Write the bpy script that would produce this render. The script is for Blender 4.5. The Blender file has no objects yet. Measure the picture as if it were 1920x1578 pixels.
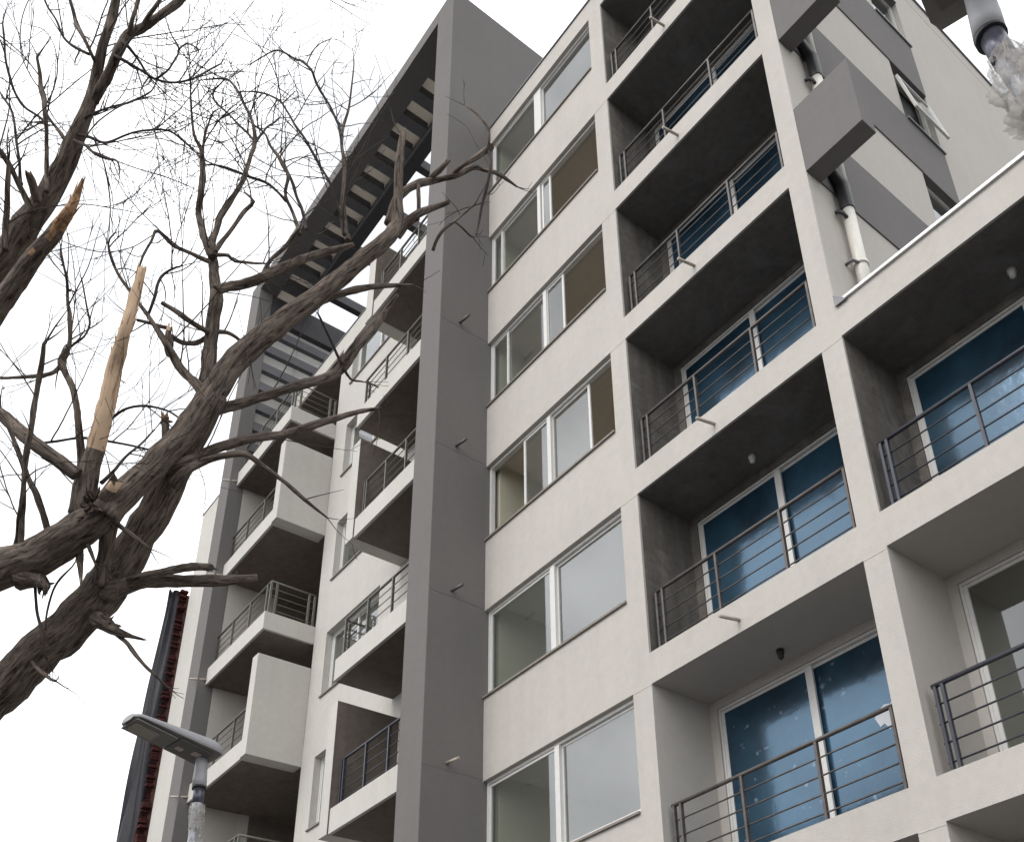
import bpy, bmesh, math, random
from mathutils import Vector, Matrix, noise

random.seed(7)
SC = bpy.context.scene
COL = SC.collection

# ------------------------------------------------------------------ camera
cam_d = bpy.data.cameras.new('camera')
cam = bpy.data.objects.new('camera', cam_d)
COL.objects.link(cam)
SC.camera = cam
cam_d.sensor_fit = 'HORIZONTAL'
cam_d.sensor_width = 36.0
cam_d.lens = 36.7802
cam_d.shift_x = -0.08887
cam_d.shift_y = 0.24710
cam_d.clip_start = 0.05
cam_d.clip_end = 2000
cam.matrix_world = Matrix(((0.641376, 0.395397, 0.657493, 7.172881), (0.765917, -0.279932, -0.578800, -7.010614), (-0.044803, 0.874814, -0.482383, 1.631384), (0.000000, 0.000000, 0.000000, 1.000000)))

# ------------------------------------------------------------------ overcast sky
SUN_EL, SUN_AZ = math.radians(44), math.radians(0)     # the bright part of the cloud, over the street
world = bpy.data.worlds.new('World')
SC.world = world
world.use_nodes = True
nt = world.node_tree
nt.nodes.clear()
out = nt.nodes.new('ShaderNodeOutputWorld')
bg = nt.nodes.new('ShaderNodeBackground')
bg.inputs['Strength'].default_value = 0.1
sky = nt.nodes.new('ShaderNodeTexSky')
sky.sky_type = 'NISHITA'
sky.sun_disc = False
sky.sun_elevation = SUN_EL
sky.sun_rotation = math.radians(180) - SUN_AZ
sky.dust_density = 4.0
tc = nt.nodes.new('ShaderNodeTexCoord')
nz = nt.nodes.new('ShaderNodeTexNoise')
nz.inputs['Scale'].default_value = 2.6
nz.inputs['Detail'].default_value = 6
nz.inputs['Roughness'].default_value = 0.55
cr = nt.nodes.new('ShaderNodeValToRGB')
cr.color_ramp.elements[0].position = 0.40
cr.color_ramp.elements[0].color = (9.2, 9.5, 9.9, 1)
cr.color_ramp.elements[1].position = 0.62
cr.color_ramp.elements[1].color = (20.0, 20.1, 20.2, 1)
mx = nt.nodes.new('ShaderNodeMix')
mx.data_type = 'RGBA'
mx.inputs['Factor'].default_value = 0.9                   # thick cloud layer over the clear sky
nt.links.new(tc.outputs['Generated'], nz.inputs['Vector'])
nt.links.new(nz.outputs['Fac'], cr.inputs['Fac'])
nt.links.new(sky.outputs['Color'], mx.inputs['A'])
nt.links.new(cr.outputs['Color'], mx.inputs['B'])
nt.links.new(mx.outputs['Result'], bg.inputs['Color'])
nt.links.new(bg.outputs['Background'], out.inputs['Surface'])

sun_d = bpy.data.lights.new('sun', 'SUN')
sun_d.energy = 1.2
sun_d.angle = math.radians(30)
sun_d.color = (1.0, 0.97, 0.93)
sun = bpy.data.objects.new('sun', sun_d)
COL.objects.link(sun)
to_sun = Vector((math.sin(SUN_AZ) * math.cos(SUN_EL), -math.cos(SUN_AZ) * math.cos(SUN_EL), math.sin(SUN_EL)))
sun.rotation_euler = (-to_sun).to_track_quat('-Z', 'Y').to_euler()

SC.view_settings.view_transform = 'Standard'
SC.view_settings.look = 'None'
SC.view_settings.exposure = 0.29
SC.view_settings.gamma = 1.0
SC.view_settings.use_curve_mapping = False
SC.render.engine = 'CYCLES'
SC.cycles.max_bounces = 8

# ------------------------------------------------------------------ helpers
def lin(r, g, b):
    f = lambda c: (c / 255 / 12.92) if c / 255 <= 0.04045 else ((c / 255 + 0.055) / 1.055) ** 2.4
    return (f(r), f(g), f(b), 1)

def empty(name, loc=(0, 0, 0)):
    o = bpy.data.objects.new(name, None)
    o.location = loc
    o.empty_display_size = 0.3
    COL.objects.link(o)
    return o

def tag(o, label, cat, group=None, kind=None):
    o['label'] = label
    o['category'] = cat
    if group: o['group'] = group
    if kind: o['kind'] = kind
    return o

def obj(name, bm, mats, parent=None, smooth=False, loc=None, kind=None, label=None):
    me = bpy.data.meshes.new(name)
    bm.to_mesh(me)
    bm.free()
    for m in (mats if isinstance(mats, (list, tuple)) else [mats]):
        me.materials.append(m)
    if smooth:
        for p in me.polygons: p.use_smooth = True
    return link(name, me, parent, loc, kind, label)

def link(name, me, parent=None, loc=None, kind=None, label=None):
    o = bpy.data.objects.new(name, me)
    COL.objects.link(o)
    if parent is not None:
        o.parent = parent
    if loc is not None: o.location = loc
    if kind: o['kind'] = kind
    if label: o['label'] = label
    return o

def box(bm, x0, x1, y0, y1, z0, z1, bev=0.0):
    r = bmesh.ops.create_cube(bm, size=1.0)
    vs = r['verts']
    for v in vs:
        v.co.x = x0 if v.co.x < 0 else x1
        v.co.y = y0 if v.co.y < 0 else y1
        v.co.z = z0 if v.co.z < 0 else z1
    if bev:
        es = list({e for v in vs for e in v.link_edges})
        bmesh.ops.bevel(bm, geom=es, offset=bev, segments=2, affect='EDGES', profile=0.5)
    return vs

def bx(name, mats, parent, *d, bev=0.0, **k):
    bm = bmesh.new()
    box(bm, *d, bev=bev)
    return obj(name, bm, mats, parent, **k)

def frame_of(d):
    d = d.normalized()
    a = Vector((0, 0, 1)) if abs(d.z) < 0.9 else Vector((1, 0, 0))
    u = d.cross(a).normalized()
    return u, d.cross(u).normalized()

def tube(bm, pts, rad, sides=8, rough=0.0, cap=True, mi=0, jag=0.0, seed=0.0):
    """sweep a ring of vertices along points; returns rings"""
    pts = [Vector(p) for p in pts]
    n = len(pts)
    rad = rad if isinstance(rad, (list, tuple)) else [rad] * n
    rings = []
    u = None
    ly = bm.verts.layers.float_vector.get('grain') or bm.verts.layers.float_vector.new('grain')
    along = 0.0
    for i in range(n):
        if i: along += (pts[i] - pts[i - 1]).length
        d = (pts[min(i + 1, n - 1)] - pts[max(i - 1, 0)])
        if d.length < 1e-9: d = Vector((0, 0, 1))
        d.normalize()
        if u is None:
            u, w = frame_of(d)
        else:
            u = (u - d * u.dot(d))
            if u.length < 1e-6: u, w = frame_of(d)
            u.normalize()
            w = d.cross(u)
        ring = []
        for k in range(sides):
            a = 2 * math.pi * k / sides
            q = u * math.cos(a) + w * math.sin(a)
            r = rad[i]
            if rough:
                p = pts[i] + q * r
                r *= 1 + rough * (noise.noise(p * 9.0 + Vector((seed, 0, 0))) * 0.9 + noise.noise(p * 26.0) * 0.6)
            c = pts[i] + q * r
            if jag and i == n - 1:
                c += d * random.uniform(-jag * 0.4, jag)
            vv = bm.verts.new(c)
            vv[ly] = (math.cos(a) * rad[i], math.sin(a) * rad[i], along + seed * 1.7)
            ring.append(vv)
        rings.append(ring)
    for i in range(n - 1):
        for k in range(sides):
            f = bm.faces.new((rings[i][k], rings[i][(k + 1) % sides], rings[i + 1][(k + 1) % sides], rings[i + 1][k]))
            f.material_index = mi
            f.smooth = True
    if cap and sides > 2:
        for ring in (rings[0][::-1], rings[-1]):
            c = sum((v.co for v in ring), Vector()) / sides
            cv = bm.verts.new(c)
            for k in range(sides):
                f = bm.faces.new((ring[k], ring[(k + 1) % sides], cv))
                f.material_index = mi
    return rings

def wall(bm, u0, u1, v0, v1, holes, w0, w1, fn):
    """a wall slab with rectangular holes: welded front, back and reveal faces. fn maps (u,v,w) to x,y,z"""
    us = sorted({u0, u1} | {min(max(h[i], u0), u1) for h in holes for i in (0, 1)})
    vs = sorted({v0, v1} | {min(max(h[i], v0), v1) for h in holes for i in (2, 3)})
    nu, nv = len(us) - 1, len(vs) - 1
    def solid(i, j):
        if i < 0 or j < 0 or i >= nu or j >= nv: return False
        cu, cv = (us[i] + us[i + 1]) / 2, (vs[j] + vs[j + 1]) / 2
        return not any(h[0] < cu < h[1] and h[2] < cv < h[3] for h in holes)
    V = {}
    def vt(i, j, k):
        key = (i, j, k)
        if key not in V: V[key] = bm.verts.new(fn(us[i], vs[j], (w0, w1)[k]))
        return V[key]
    for i in range(nu):
        for j in range(nv):
            if not solid(i, j): continue
            a = [(i, j), (i + 1, j), (i + 1, j + 1), (i, j + 1)]
            bm.faces.new([vt(p, q, 0) for p, q in a])
            bm.faces.new([vt(p, q, 1) for p, q in a[::-1]])
            for (ni, nj), (p, q) in (((i, j - 1), (a[0], a[1])), ((i + 1, j), (a[1], a[2])), ((i, j + 1), (a[2], a[3])), ((i - 1, j), (a[3], a[0]))):
                if not solid(ni, nj):
                    bm.faces.new((vt(*q, 0), vt(*p, 0), vt(*p, 1), vt(*q, 1)))
    bmesh.ops.recalc_face_normals(bm, faces=bm.faces[:])

XZ = lambda u, v, w: (u, w, v)       # wall facing the street: u = x, v = z, w = y
YZ = lambda u, v, w: (w, u, v)       # wall facing sideways: u = y, v = z, w = x

# ------------------------------------------------------------------ materials
def mat(name):
    m = bpy.data.materials.new(name)
    m.use_nodes = True
    t = m.node_tree
    return m, t, t.nodes['Principled BSDF']

def nnode(t, kind, **kw):
    n = t.nodes.new(kind)
    for k, v in kw.items():
        if k in n.inputs: n.inputs[k].default_value = v
        else: setattr(n, k, v)
    return n

def plaster(name, rgb, var=0.10, bump=0.25, blotch=0.0, blotch_rgb=None, streak=0.0, rough=0.9, fine=90.0):
    m, t, p = mat(name)
    tc = t.nodes.new('ShaderNodeTexCoord')
    big = nnode(t, 'ShaderNodeTexNoise', Scale=0.7, Detail=6.0, Roughness=0.6)
    t.links.new(tc.outputs['Object'], big.inputs['Vector'])
    med = nnode(t, 'ShaderNodeTexNoise', Scale=9.0, Detail=5.0, Roughness=0.65)
    t.links.new(tc.outputs['Object'], med.inputs['Vector'])
    add = nnode(t, 'ShaderNodeMath', operation='ADD')
    t.links.new(big.outputs['Fac'], add.inputs[0])
    t.links.new(med.outputs['Fac'], add.inputs[1])
    ramp = t.nodes.new('ShaderNodeValToRGB')
    ramp.color_ramp.elements[0].position = 0.35
    ramp.color_ramp.elements[1].position = 0.65
    hv = nnode(t, 'ShaderNodeMath', operation='MULTIPLY')
    hv.inputs[1].default_value = 0.5
    t.links.new(add.outputs[0], hv.inputs[0])
    t.links.new(hv.outputs[0], ramp.inputs['Fac'])
    c = Vector(rgb[:3])
    ramp.color_ramp.elements[0].color = (*(c * (1 - var)), 1)
    ramp.color_ramp.elements[1].color = (*[min(1, v * (1 + var * 0.8)) for v in c], 1)
    col = ramp.outputs['Color']
    if blotch:
        bn = nnode(t, 'ShaderNodeTexNoise', Scale=1.6, Detail=8.0, Roughness=0.7, Distortion=0.6)
        t.links.new(tc.outputs['Object'], bn.inputs['Vector'])
        br = t.nodes.new('ShaderNodeValToRGB')
        br.color_ramp.elements[0].position = 0.50
        br.color_ramp.elements[0].color = (0, 0, 0, 1)
        br.color_ramp.elements[1].position = 0.72
        br.color_ramp.elements[1].color = (blotch, blotch, blotch, 1)
        t.links.new(bn.outputs['Fac'], br.inputs['Fac'])
        mixc = nnode(t, 'ShaderNodeMix', data_type='RGBA')
        t.links.new(br.outputs['Color'], mixc.inputs['Factor'])
        t.links.new(col, mixc.inputs['A'])
        mixc.inputs['B'].default_value = blotch_rgb
        col = mixc.outputs['Result']
    if streak:
        mp = nnode(t, 'ShaderNodeMapping')
        mp.inputs['Scale'].default_value = (5.0, 5.0, 0.35)
        t.links.new(tc.outputs['Object'], mp.inputs['Vector'])
        sn = nnode(t, 'ShaderNodeTexNoise', Scale=1.0, Detail=5.0, Roughness=0.6)
        t.links.new(mp.outputs['Vector'], sn.inputs['Vector'])
        sr = t.nodes.new('ShaderNodeValToRGB')
        sr.color_ramp.elements[0].position = 0.3
        sr.color_ramp.elements[0].color = (1 - streak, 1 - streak, 1 - streak * 1.05, 1)
        sr.color_ramp.elements[1].position = 0.6
        sr.color_ramp.elements[1].color = (1, 1, 1, 1)
        t.links.new(sn.outputs['Fac'], sr.inputs['Fac'])
        mm = nnode(t, 'ShaderNodeMix', data_type='RGBA', blend_type='MULTIPLY')
        mm.inputs['Factor'].default_value = 1.0
        t.links.new(col, mm.inputs['A'])
        t.links.new(sr.outputs['Color'], mm.inputs['B'])
        col = mm.outputs['Result']
    t.links.new(col, p.inputs['Base Color'])
    p.inputs['Roughness'].default_value = rough
    p.inputs['Specular IOR Level'].default_value = 0.25
    fn = nnode(t, 'ShaderNodeTexNoise', Scale=fine, Detail=3.0, Roughness=0.6)
    t.links.new(tc.outputs['Object'], fn.inputs['Vector'])
    bp_ = nnode(t, 'ShaderNodeBump', Strength=bump, Distance=0.012)
    t.links.new(fn.outputs['Fac'], bp_.inputs['Height'])
    t.links.new(bp_.outputs['Normal'], p.inputs['Normal'])
    return m

def simple(name, rgb, rough=0.5, metal=0.0, var=0.12, scale=14.0, spec=0.5):
    m, t, p = mat(name)
    tc = t.nodes.new('ShaderNodeTexCoord')
    n = nnode(t, 'ShaderNodeTexNoise', Scale=scale, Detail=5.0, Roughness=0.65)
    t.links.new(tc.outputs['Object'], n.inputs['Vector'])
    r = t.nodes.new('ShaderNodeValToRGB')
    r.color_ramp.elements[0].position = 0.3
    r.color_ramp.elements[1].position = 0.7
    r.color_ramp.elements[0].color = (*[v * (1 - var) for v in rgb[:3]], 1)
    r.color_ramp.elements[1].color = (*[min(1, v * (1 + var)) for v in rgb[:3]], 1)
    t.links.new(n.outputs['Fac'], r.inputs['Fac'])
    t.links.new(r.outputs['Color'], p.inputs['Base Color'])
    p.inputs['Roughness'].default_value = rough
    p.inputs['Metallic'].default_value = metal
    p.inputs['Specular IOR Level'].default_value = spec
    return m

def glass(name, tint, ior=1.9, dirt=0.04):
    m, t, p = mat(name)
    t.nodes.remove(p)
    o = [n for n in t.nodes if n.type == 'OUTPUT_MATERIAL'][0]
    tr = nnode(t, 'ShaderNodeBsdfTransparent', Color=tint)
    gl = nnode(t, 'ShaderNodeBsdfGlossy', Color=(0.95, 0.97, 1, 1), Roughness=0.015)
    df = nnode(t, 'ShaderNodeBsdfDiffuse', Color=(0.5, 0.5, 0.48, 1))
    fr = nnode(t, 'ShaderNodeFresnel', IOR=ior)
    tc = t.nodes.new('ShaderNodeTexCoord')
    n = nnode(t, 'ShaderNodeTexNoise', Scale=1.3, Detail=2.0)
    t.links.new(tc.outputs['Object'], n.inputs['Vector'])
    rr = nnode(t, 'ShaderNodeMapRange')
    rr.inputs['To Min'].default_value = 0.005
    rr.inputs['To Max'].default_value = 0.05
    t.links.new(n.outputs['Fac'], rr.inputs['Value'])
    t.links.new(rr.outputs['Result'], gl.inputs['Roughness'])
    m1 = nnode(t, 'ShaderNodeMixShader', Fac=dirt)
    t.links.new(tr.outputs[0], m1.inputs[1])
    t.links.new(df.outputs[0], m1.inputs[2])
    m2 = t.nodes.new('ShaderNodeMixShader')
    ge = t.nodes.new('ShaderNodeNewGeometry')      # one reflecting face per sheet
    inv = nnode(t, 'ShaderNodeMath', operation='SUBTRACT')
    inv.inputs[0].default_value = 1.0
    t.links.new(ge.outputs['Backfacing'], inv.inputs[1])
    mul = nnode(t, 'ShaderNodeMath', operation='MULTIPLY')
    t.links.new(inv.outputs[0], mul.inputs[0])
    t.links.new(fr.outputs[0], mul.inputs[1])
    t.links.new(mul.outputs[0], m2.inputs[0])
    t.links.new(m1.outputs[0], m2.inputs[1])
    t.links.new(gl.outputs[0], m2.inputs[2])
    t.links.new(m2.outputs[0], o.inputs['Surface'])
    return m

M = {}
M['light'] = plaster('pale_plaster', (0.500, 0.472, 0.438), 0.075, 0.45, streak=0.045, blotch=0.22, blotch_rgb=(0.43, 0.395, 0.36, 1))
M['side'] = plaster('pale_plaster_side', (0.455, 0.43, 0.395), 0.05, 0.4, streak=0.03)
M['light2'] = plaster('pale_plaster_clean', (0.53, 0.51, 0.475), 0.065, 0.35, streak=0.05, blotch=0.12, blotch_rgb=(0.45, 0.43, 0.40, 1))
M['dark'] = plaster('charcoal_plaster', (0.157, 0.148, 0.144), 0.05, 0.4, streak=0.03, blotch=0.12, blotch_rgb=(0.19, 0.175, 0.17, 1))
M['dark2'] = plaster('charcoal_plaster_band', (0.160, 0.152, 0.150), 0.06, 0.35, streak=0.02)
M['beam'] = simple('dark_painted_steel', (0.05, 0.048, 0.054), 0.6, 0, 0.15, 6)
M['slat'] = simple('grey_painted_slat', (0.11, 0.108, 0.118), 0.6, 0, 0.15, 6)
def deck_sheet(name, c0, c1, fac):
    m, t, p = mat(name)
    o = [n for n in t.nodes if n.type == 'OUTPUT_MATERIAL'][0]
    p.inputs['Base Color'].default_value = (0.5, 0.47, 0.42, 1)
    p.inputs['Roughness'].default_value = 0.5
    tl = nnode(t, 'ShaderNodeBsdfTranslucent', Color=(0.5, 0.5, 0.5, 1))
    tc = t.nodes.new('ShaderNodeTexCoord')
    n = nnode(t, 'ShaderNodeTexNoise', Scale=3.0, Detail=4.0)
    t.links.new(tc.outputs['Object'], n.inputs['Vector'])
    r = t.nodes.new('ShaderNodeValToRGB')
    r.color_ramp.elements[0].color = c0
    r.color_ramp.elements[1].color = c1
    t.links.new(n.outputs['Fac'], r.inputs['Fac'])
    t.links.new(r.outputs['Color'], tl.inputs['Color'])
    m1 = nnode(t, 'ShaderNodeMixShader', Fac=fac)
    t.links.new(p.outputs[0], m1.inputs[1])
    t.links.new(tl.outputs[0], m1.inputs[2])
    t.links.new(m1.outputs[0], o.inputs['Surface'])
    return m
M['deck'] = deck_sheet('milky_roof_sheet', (0.36, 0.34, 0.31, 1), (0.52, 0.49, 0.45, 1), 0.58)
M['deck2'] = deck_sheet('brightened_end_sheet', (0.52, 0.53, 0.54, 1), (0.68, 0.68, 0.66, 1), 0.7)  # brighter copy of the roof sheet, stronger daylight put into its colour
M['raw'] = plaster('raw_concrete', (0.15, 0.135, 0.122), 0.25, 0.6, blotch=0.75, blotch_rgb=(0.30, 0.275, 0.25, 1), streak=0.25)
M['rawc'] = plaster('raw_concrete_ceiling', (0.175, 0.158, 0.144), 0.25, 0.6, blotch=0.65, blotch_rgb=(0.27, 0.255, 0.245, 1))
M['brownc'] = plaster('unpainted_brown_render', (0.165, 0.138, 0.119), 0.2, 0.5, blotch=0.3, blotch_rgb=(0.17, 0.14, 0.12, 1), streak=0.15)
M['inner'] = plaster('painted_grey_lining', (0.48, 0.45, 0.42), 0.05, 0.3)
M['room'] = plaster('room_wall_paint', (0.50, 0.485, 0.38), 0.05, 0.1)
M['ceil'] = plaster('room_ceiling_paint', (0.55, 0.53, 0.50), 0.05, 0.1)
M['room2'] = plaster('darkened_room_paint', (0.30, 0.285, 0.225), 0.05, 0.1)  # darker copy of the room paint, dimness put into the colour
M['brownroom'] = plaster('room_brown_render', (0.62, 0.55, 0.48), 0.06, 0.2)
M['frame'] = simple('white_window_frame', (0.64, 0.63, 0.61), 0.4, 0, 0.05)
M['sill'] = simple('stone_sill', (0.22, 0.195, 0.17), 0.7, 0, 0.15)
M['flash'] = simple('grey_metal_flashing', (0.16, 0.16, 0.17), 0.45, 0.3, 0.15)
M['zinc'] = simple('zinc_coping', (0.62, 0.62, 0.62), 0.35, 0.5, 0.2, 5)
M['rail'] = simple('grey_brown_rail_paint', (0.085, 0.074, 0.069), 0.45, 0.2, 0.35, 9)
M['rail2'] = simple('olive_grey_rail_paint', (0.12, 0.115, 0.10), 0.5, 0.2, 0.2, 9)
M['rail3'] = simple('dark_blue_grey_rail_paint', (0.04, 0.042, 0.055), 0.45, 0.2, 0.2, 9)
M['pvc'] = simple('white_pvc', (0.62, 0.60, 0.55), 0.4, 0, 0.06)
M['black'] = simple('black_plastic', (0.02, 0.02, 0.022), 0.45, 0, 0.2)
M['spout'] = simple('beige_pipe', (0.40, 0.35, 0.30), 0.5, 0, 0.2)
M['spoutd'] = simple('dark_pipe', (0.10, 0.095, 0.095), 0.5, 0, 0.2)
M['glass'] = glass('window_glass', (0.93, 0.955, 0.94, 1), 2.25, 0.04)
M['bulb'] = simple('lamp_holder', (0.6, 0.58, 0.55), 0.3, 0, 0.05)

def blue_film(name, specks=0.0):
    m, t, p = mat(name)
    o = [n for n in t.nodes if n.type == 'OUTPUT_MATERIAL'][0]
    tc = t.nodes.new('ShaderNodeTexCoord')
    n = nnode(t, 'ShaderNodeTexNoise', Scale=1.4, Detail=5.0, Roughness=0.6)
    t.links.new(tc.outputs['Object'], n.inputs['Vector'])
    r = t.nodes.new('ShaderNodeValToRGB')
    r.color_ramp.elements[0].position = 0.3
    r.color_ramp.elements[0].color = (0.004, 0.014, 0.026, 1)
    r.color_ramp.elements[1].position = 0.75
    r.color_ramp.elements[1].color = (0.030, 0.080, 0.128, 1)
    t.links.new(n.outputs['Fac'], r.inputs['Fac'])
    col = r.outputs['Color']
    if specks:      # scuffed spots where the film has lifted
        vo = nnode(t, 'ShaderNodeTexNoise', Scale=9.0, Detail=3.0, Roughness=0.5)
        t.links.new(tc.outputs['Object'], vo.inputs['Vector'])
        vr = t.nodes.new('ShaderNodeValToRGB')
        vr.color_ramp.elements[0].position = 0.66
        vr.color_ramp.elements[0].color = (0, 0, 0, 1)
        vr.color_ramp.elements[1].position = 0.74
        vr.color_ramp.elements[1].color = (specks, specks, specks, 1)
        t.links.new(vo.outputs['Fac'], vr.inputs['Fac'])
        mc = nnode(t, 'ShaderNodeMix', data_type='RGBA')
        t.links.new(vr.outputs['Color'], mc.inputs['Factor'])
        t.links.new(col, mc.inputs['A'])
        mc.inputs['B'].default_value = (0.30, 0.36, 0.42, 1)
        col = mc.outputs['Result']
    t.links.new(col, p.inputs['Base Color'])
    p.inputs['Roughness'].default_value = 0.3
    p.inputs['Specular IOR Level'].default_value = 0.2
    gl = nnode(t, 'ShaderNodeBsdfGlossy', Color=(0.42, 0.66, 0.92, 1), Roughness=0.13)
    n2 = nnode(t, 'ShaderNodeTexNoise', Scale=2.2, Detail=5.0, Roughness=0.55)
    t.links.new(tc.outputs['Object'], n2.inputs['Vector'])
    b = nnode(t, 'ShaderNodeBump', Strength=0.10, Distance=0.05)
    t.links.new(n2.outputs['Fac'], b.inputs['Height'])
    t.links.new(b.outputs['Normal'], gl.inputs['Normal'])
    fr = nnode(t, 'ShaderNodeFresnel', IOR=2.0)
    mxs = t.nodes.new('ShaderNodeMixShader')
    t.links.new(fr.outputs[0], mxs.inputs[0])
    t.links.new(p.outputs[0], mxs.inputs[1])
    t.links.new(gl.outputs[0], mxs.inputs[2])
    t.links.new(mxs.outputs[0], o.inputs['Surface'])
    return m
M['blue'] = blue_film('blue_filmed_glass')
M['bluespeck'] = blue_film('scuffed_blue_filmed_glass', 0.6)
M['white_scrap'] = simple('torn_white_paper', (0.6, 0.62, 0.66), 0.7, 0, 0.1)

def bark():
    m, t, p = mat('furrowed_bark')
    tc = t.nodes.new('ShaderNodeTexCoord')
    mp = nnode(t, 'ShaderNodeMapping')
    at_ = nnode(t, 'ShaderNodeAttribute', attribute_name='grain')
    mp.inputs['Scale'].default_value = (46, 46, 7)
    t.links.new(at_.outputs['Vector'], mp.inputs['Vector'])
    n = nnode(t, 'ShaderNodeTexNoise', Scale=1.0, Detail=7.0, Roughness=0.7, Distortion=0.8)
    t.links.new(mp.outputs['Vector'], n.inputs['Vector'])
    n2 = nnode(t, 'ShaderNodeTexNoise', Scale=3.0, Detail=4.0)
    t.links.new(tc.outputs['Object'], n2.inputs['Vector'])
    r = t.nodes.new('ShaderNodeValToRGB')
    e = r.color_ramp.elements
    e[0].position = 0.36; e[0].color = (0.032, 0.024, 0.020, 1)
    e[1].position = 0.62; e[1].color = (0.29, 0.235, 0.195, 1)
    t.links.new(n.outputs['Fac'], r.inputs['Fac'])
    mm = nnode(t, 'ShaderNodeMix', data_type='RGBA', blend_type='MULTIPLY')
    mm.inputs['Factor'].default_value = 0.35
    t.links.new(r.outputs['Color'], mm.inputs['A'])
    t.links.new(n2.outputs['Fac'], mm.inputs['B'])
    t.links.new(mm.outputs['Result'], p.inputs['Base Color'])
    p.inputs['Roughness'].default_value = 0.9
    p.inputs['Specular IOR Level'].default_value = 0.2
    b = nnode(t, 'ShaderNodeBump', Strength=0.9, Distance=0.02)
    t.links.new(n.outputs['Fac'], b.inputs['Height'])
    t.links.new(b.outputs['Normal'], p.inputs['Normal'])
    return m
M['bark'] = bark()
M['twig'] = simple('twig_bark', (0.062, 0.05, 0.046), 0.85, 0, 0.3, 8, 0.2)

def wood():
    m, t, p = mat('splintered_pale_wood')
    tc = t.nodes.new('ShaderNodeTexCoord')
    mp = nnode(t, 'ShaderNodeMapping')
    at_ = nnode(t, 'ShaderNodeAttribute', attribute_name='grain')
    mp.inputs['Scale'].default_value = (34, 34, 2.5)
    t.links.new(at_.outputs['Vector'], mp.inputs['Vector'])
    n = nnode(t, 'ShaderNodeTexNoise', Scale=1.0, Detail=6.0, Roughness=0.65)
    t.links.new(mp.outputs['Vector'], n.inputs['Vector'])
    r = t.nodes.new('ShaderNodeValToRGB')
    e = r.color_ramp.elements
    e[0].position = 0.33; e[0].color = (0.14, 0.07, 0.035, 1)
    e[1].position = 0.47; e[1].color = (0.60, 0.43, 0.29, 1)
    t.links.new(n.outputs['Fac'], r.inputs['Fac'])
    t.links.new(r.outputs['Color'], p.inputs['Base Color'])
    p.inputs['Roughness'].default_value = 0.8
    b = nnode(t, 'ShaderNodeBump', Strength=0.6, Distance=0.01)
    t.links.new(n.outputs['Fac'], b.inputs['Height'])
    t.links.new(b.outputs['Normal'], p.inputs['Normal'])
    return m
M['wood'] = wood()
M['wood2'] = simple('weathered_orange_wood', (0.33, 0.20, 0.115), 0.9, 0, 0.65, 30, 0.2)
M['plank'] = simple('grimy_board', (0.16, 0.10, 0.075), 0.8, 0, 0.3, 10, 0.2)
M['leaf'] = simple('withered_leaf', (0.10, 0.055, 0.03), 0.8, 0, 0.4, 20)
M['brick'] = simple('red_clay_brick', (0.062, 0.021, 0.019), 0.9, 0, 0.35, 9, 0.2)
M['mortar'] = simple('mortar', (0.13, 0.07, 0.06), 0.95, 0, 0.3, 20, 0.2)
M['tarp'] = simple('dark_tarpaulin', (0.03, 0.03, 0.042), 0.38, 0, 0.3, 3, 0.6)
M['lampgrey'] = simple('lamp_grey_casting', (0.36, 0.36, 0.375), 0.5, 0.1, 0.06)
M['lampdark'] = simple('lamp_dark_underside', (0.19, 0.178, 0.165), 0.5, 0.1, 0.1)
M['lens'] = simple('unlit_diode_lens', (0.30, 0.28, 0.23), 0.25, 0, 0.1, 40)
M['sticker'] = simple('faded_sticker', (0.5, 0.42, 0.38), 0.7, 0, 0.2, 50)
M['asphalt'] = plaster('asphalt', (0.05, 0.05, 0.052), 0.2, 0.6)
M['paving'] = plaster('concrete_paving', (0.13, 0.124, 0.116), 0.12, 0.4)
M['kerb'] = plaster('kerb_concrete', (0.34, 0.33, 0.31), 0.1, 0.4)

def plastic():
    m, t, p = mat('crumpled_plastic_film')
    o = [n for n in t.nodes if n.type == 'OUTPUT_MATERIAL'][0]
    p.inputs['Base Color'].default_value = (0.58, 0.55, 0.52, 1)
    p.inputs['Roughness'].default_value = 0.3
    tl = nnode(t, 'ShaderNodeBsdfTranslucent', Color=(0.6, 0.57, 0.54, 1))
    tp = nnode(t, 'ShaderNodeBsdfTransparent', Color=(0.95, 0.95, 0.95, 1))
    m1 = nnode(t, 'ShaderNodeMixShader', Fac=0.35)
    m2 = nnode(t, 'ShaderNodeMixShader', Fac=0.58)
    t.links.new(p.outputs[0], m1.inputs[1])
    t.links.new(tl.outputs[0], m1.inputs[2])
    t.links.new(m1.outputs[0], m2.inputs[1])
    t.links.new(tp.outputs[0], m2.inputs[2])
    t.links.new(m2.outputs[0], o.inputs['Surface'])
    return m
M['plastic'] = plastic()

# ------------------------------------------------------------------ ground
bx('road', M['asphalt'], None, -300, 300, -60, -5.2, -0.6, 0.0, kind='structure')
bx('far_ground', M['paving'], None, -300, 300, -300, -60.0, -0.6, -0.004, kind='structure')
bx('kerb', M['kerb'], None, -300, 300, -5.2, -5.05, -0.6, 0.12, bev=0.015, kind='structure')
bx('pavement', M['paving'], None, -300, 300, -5.05, 300, -0.6, 0.116, kind='structure')

# ------------------------------------------------------------------ apartment block
T = tag(empty('apartment_building', (0, 0, 0)),
        'tall beige and charcoal apartment block with recessed balconies and a dark portal frame', 'apartment building')
ZK = lambda k: 7.0 + 2.6 * k
OPH, SLAB = 2.216, 0.384
ROOF = 20.48
BX0, BX1, CX0, CX1 = 0.0, 2.856, 3.118, 5.98
WX0, WX1 = -3.24, -0.306

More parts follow.
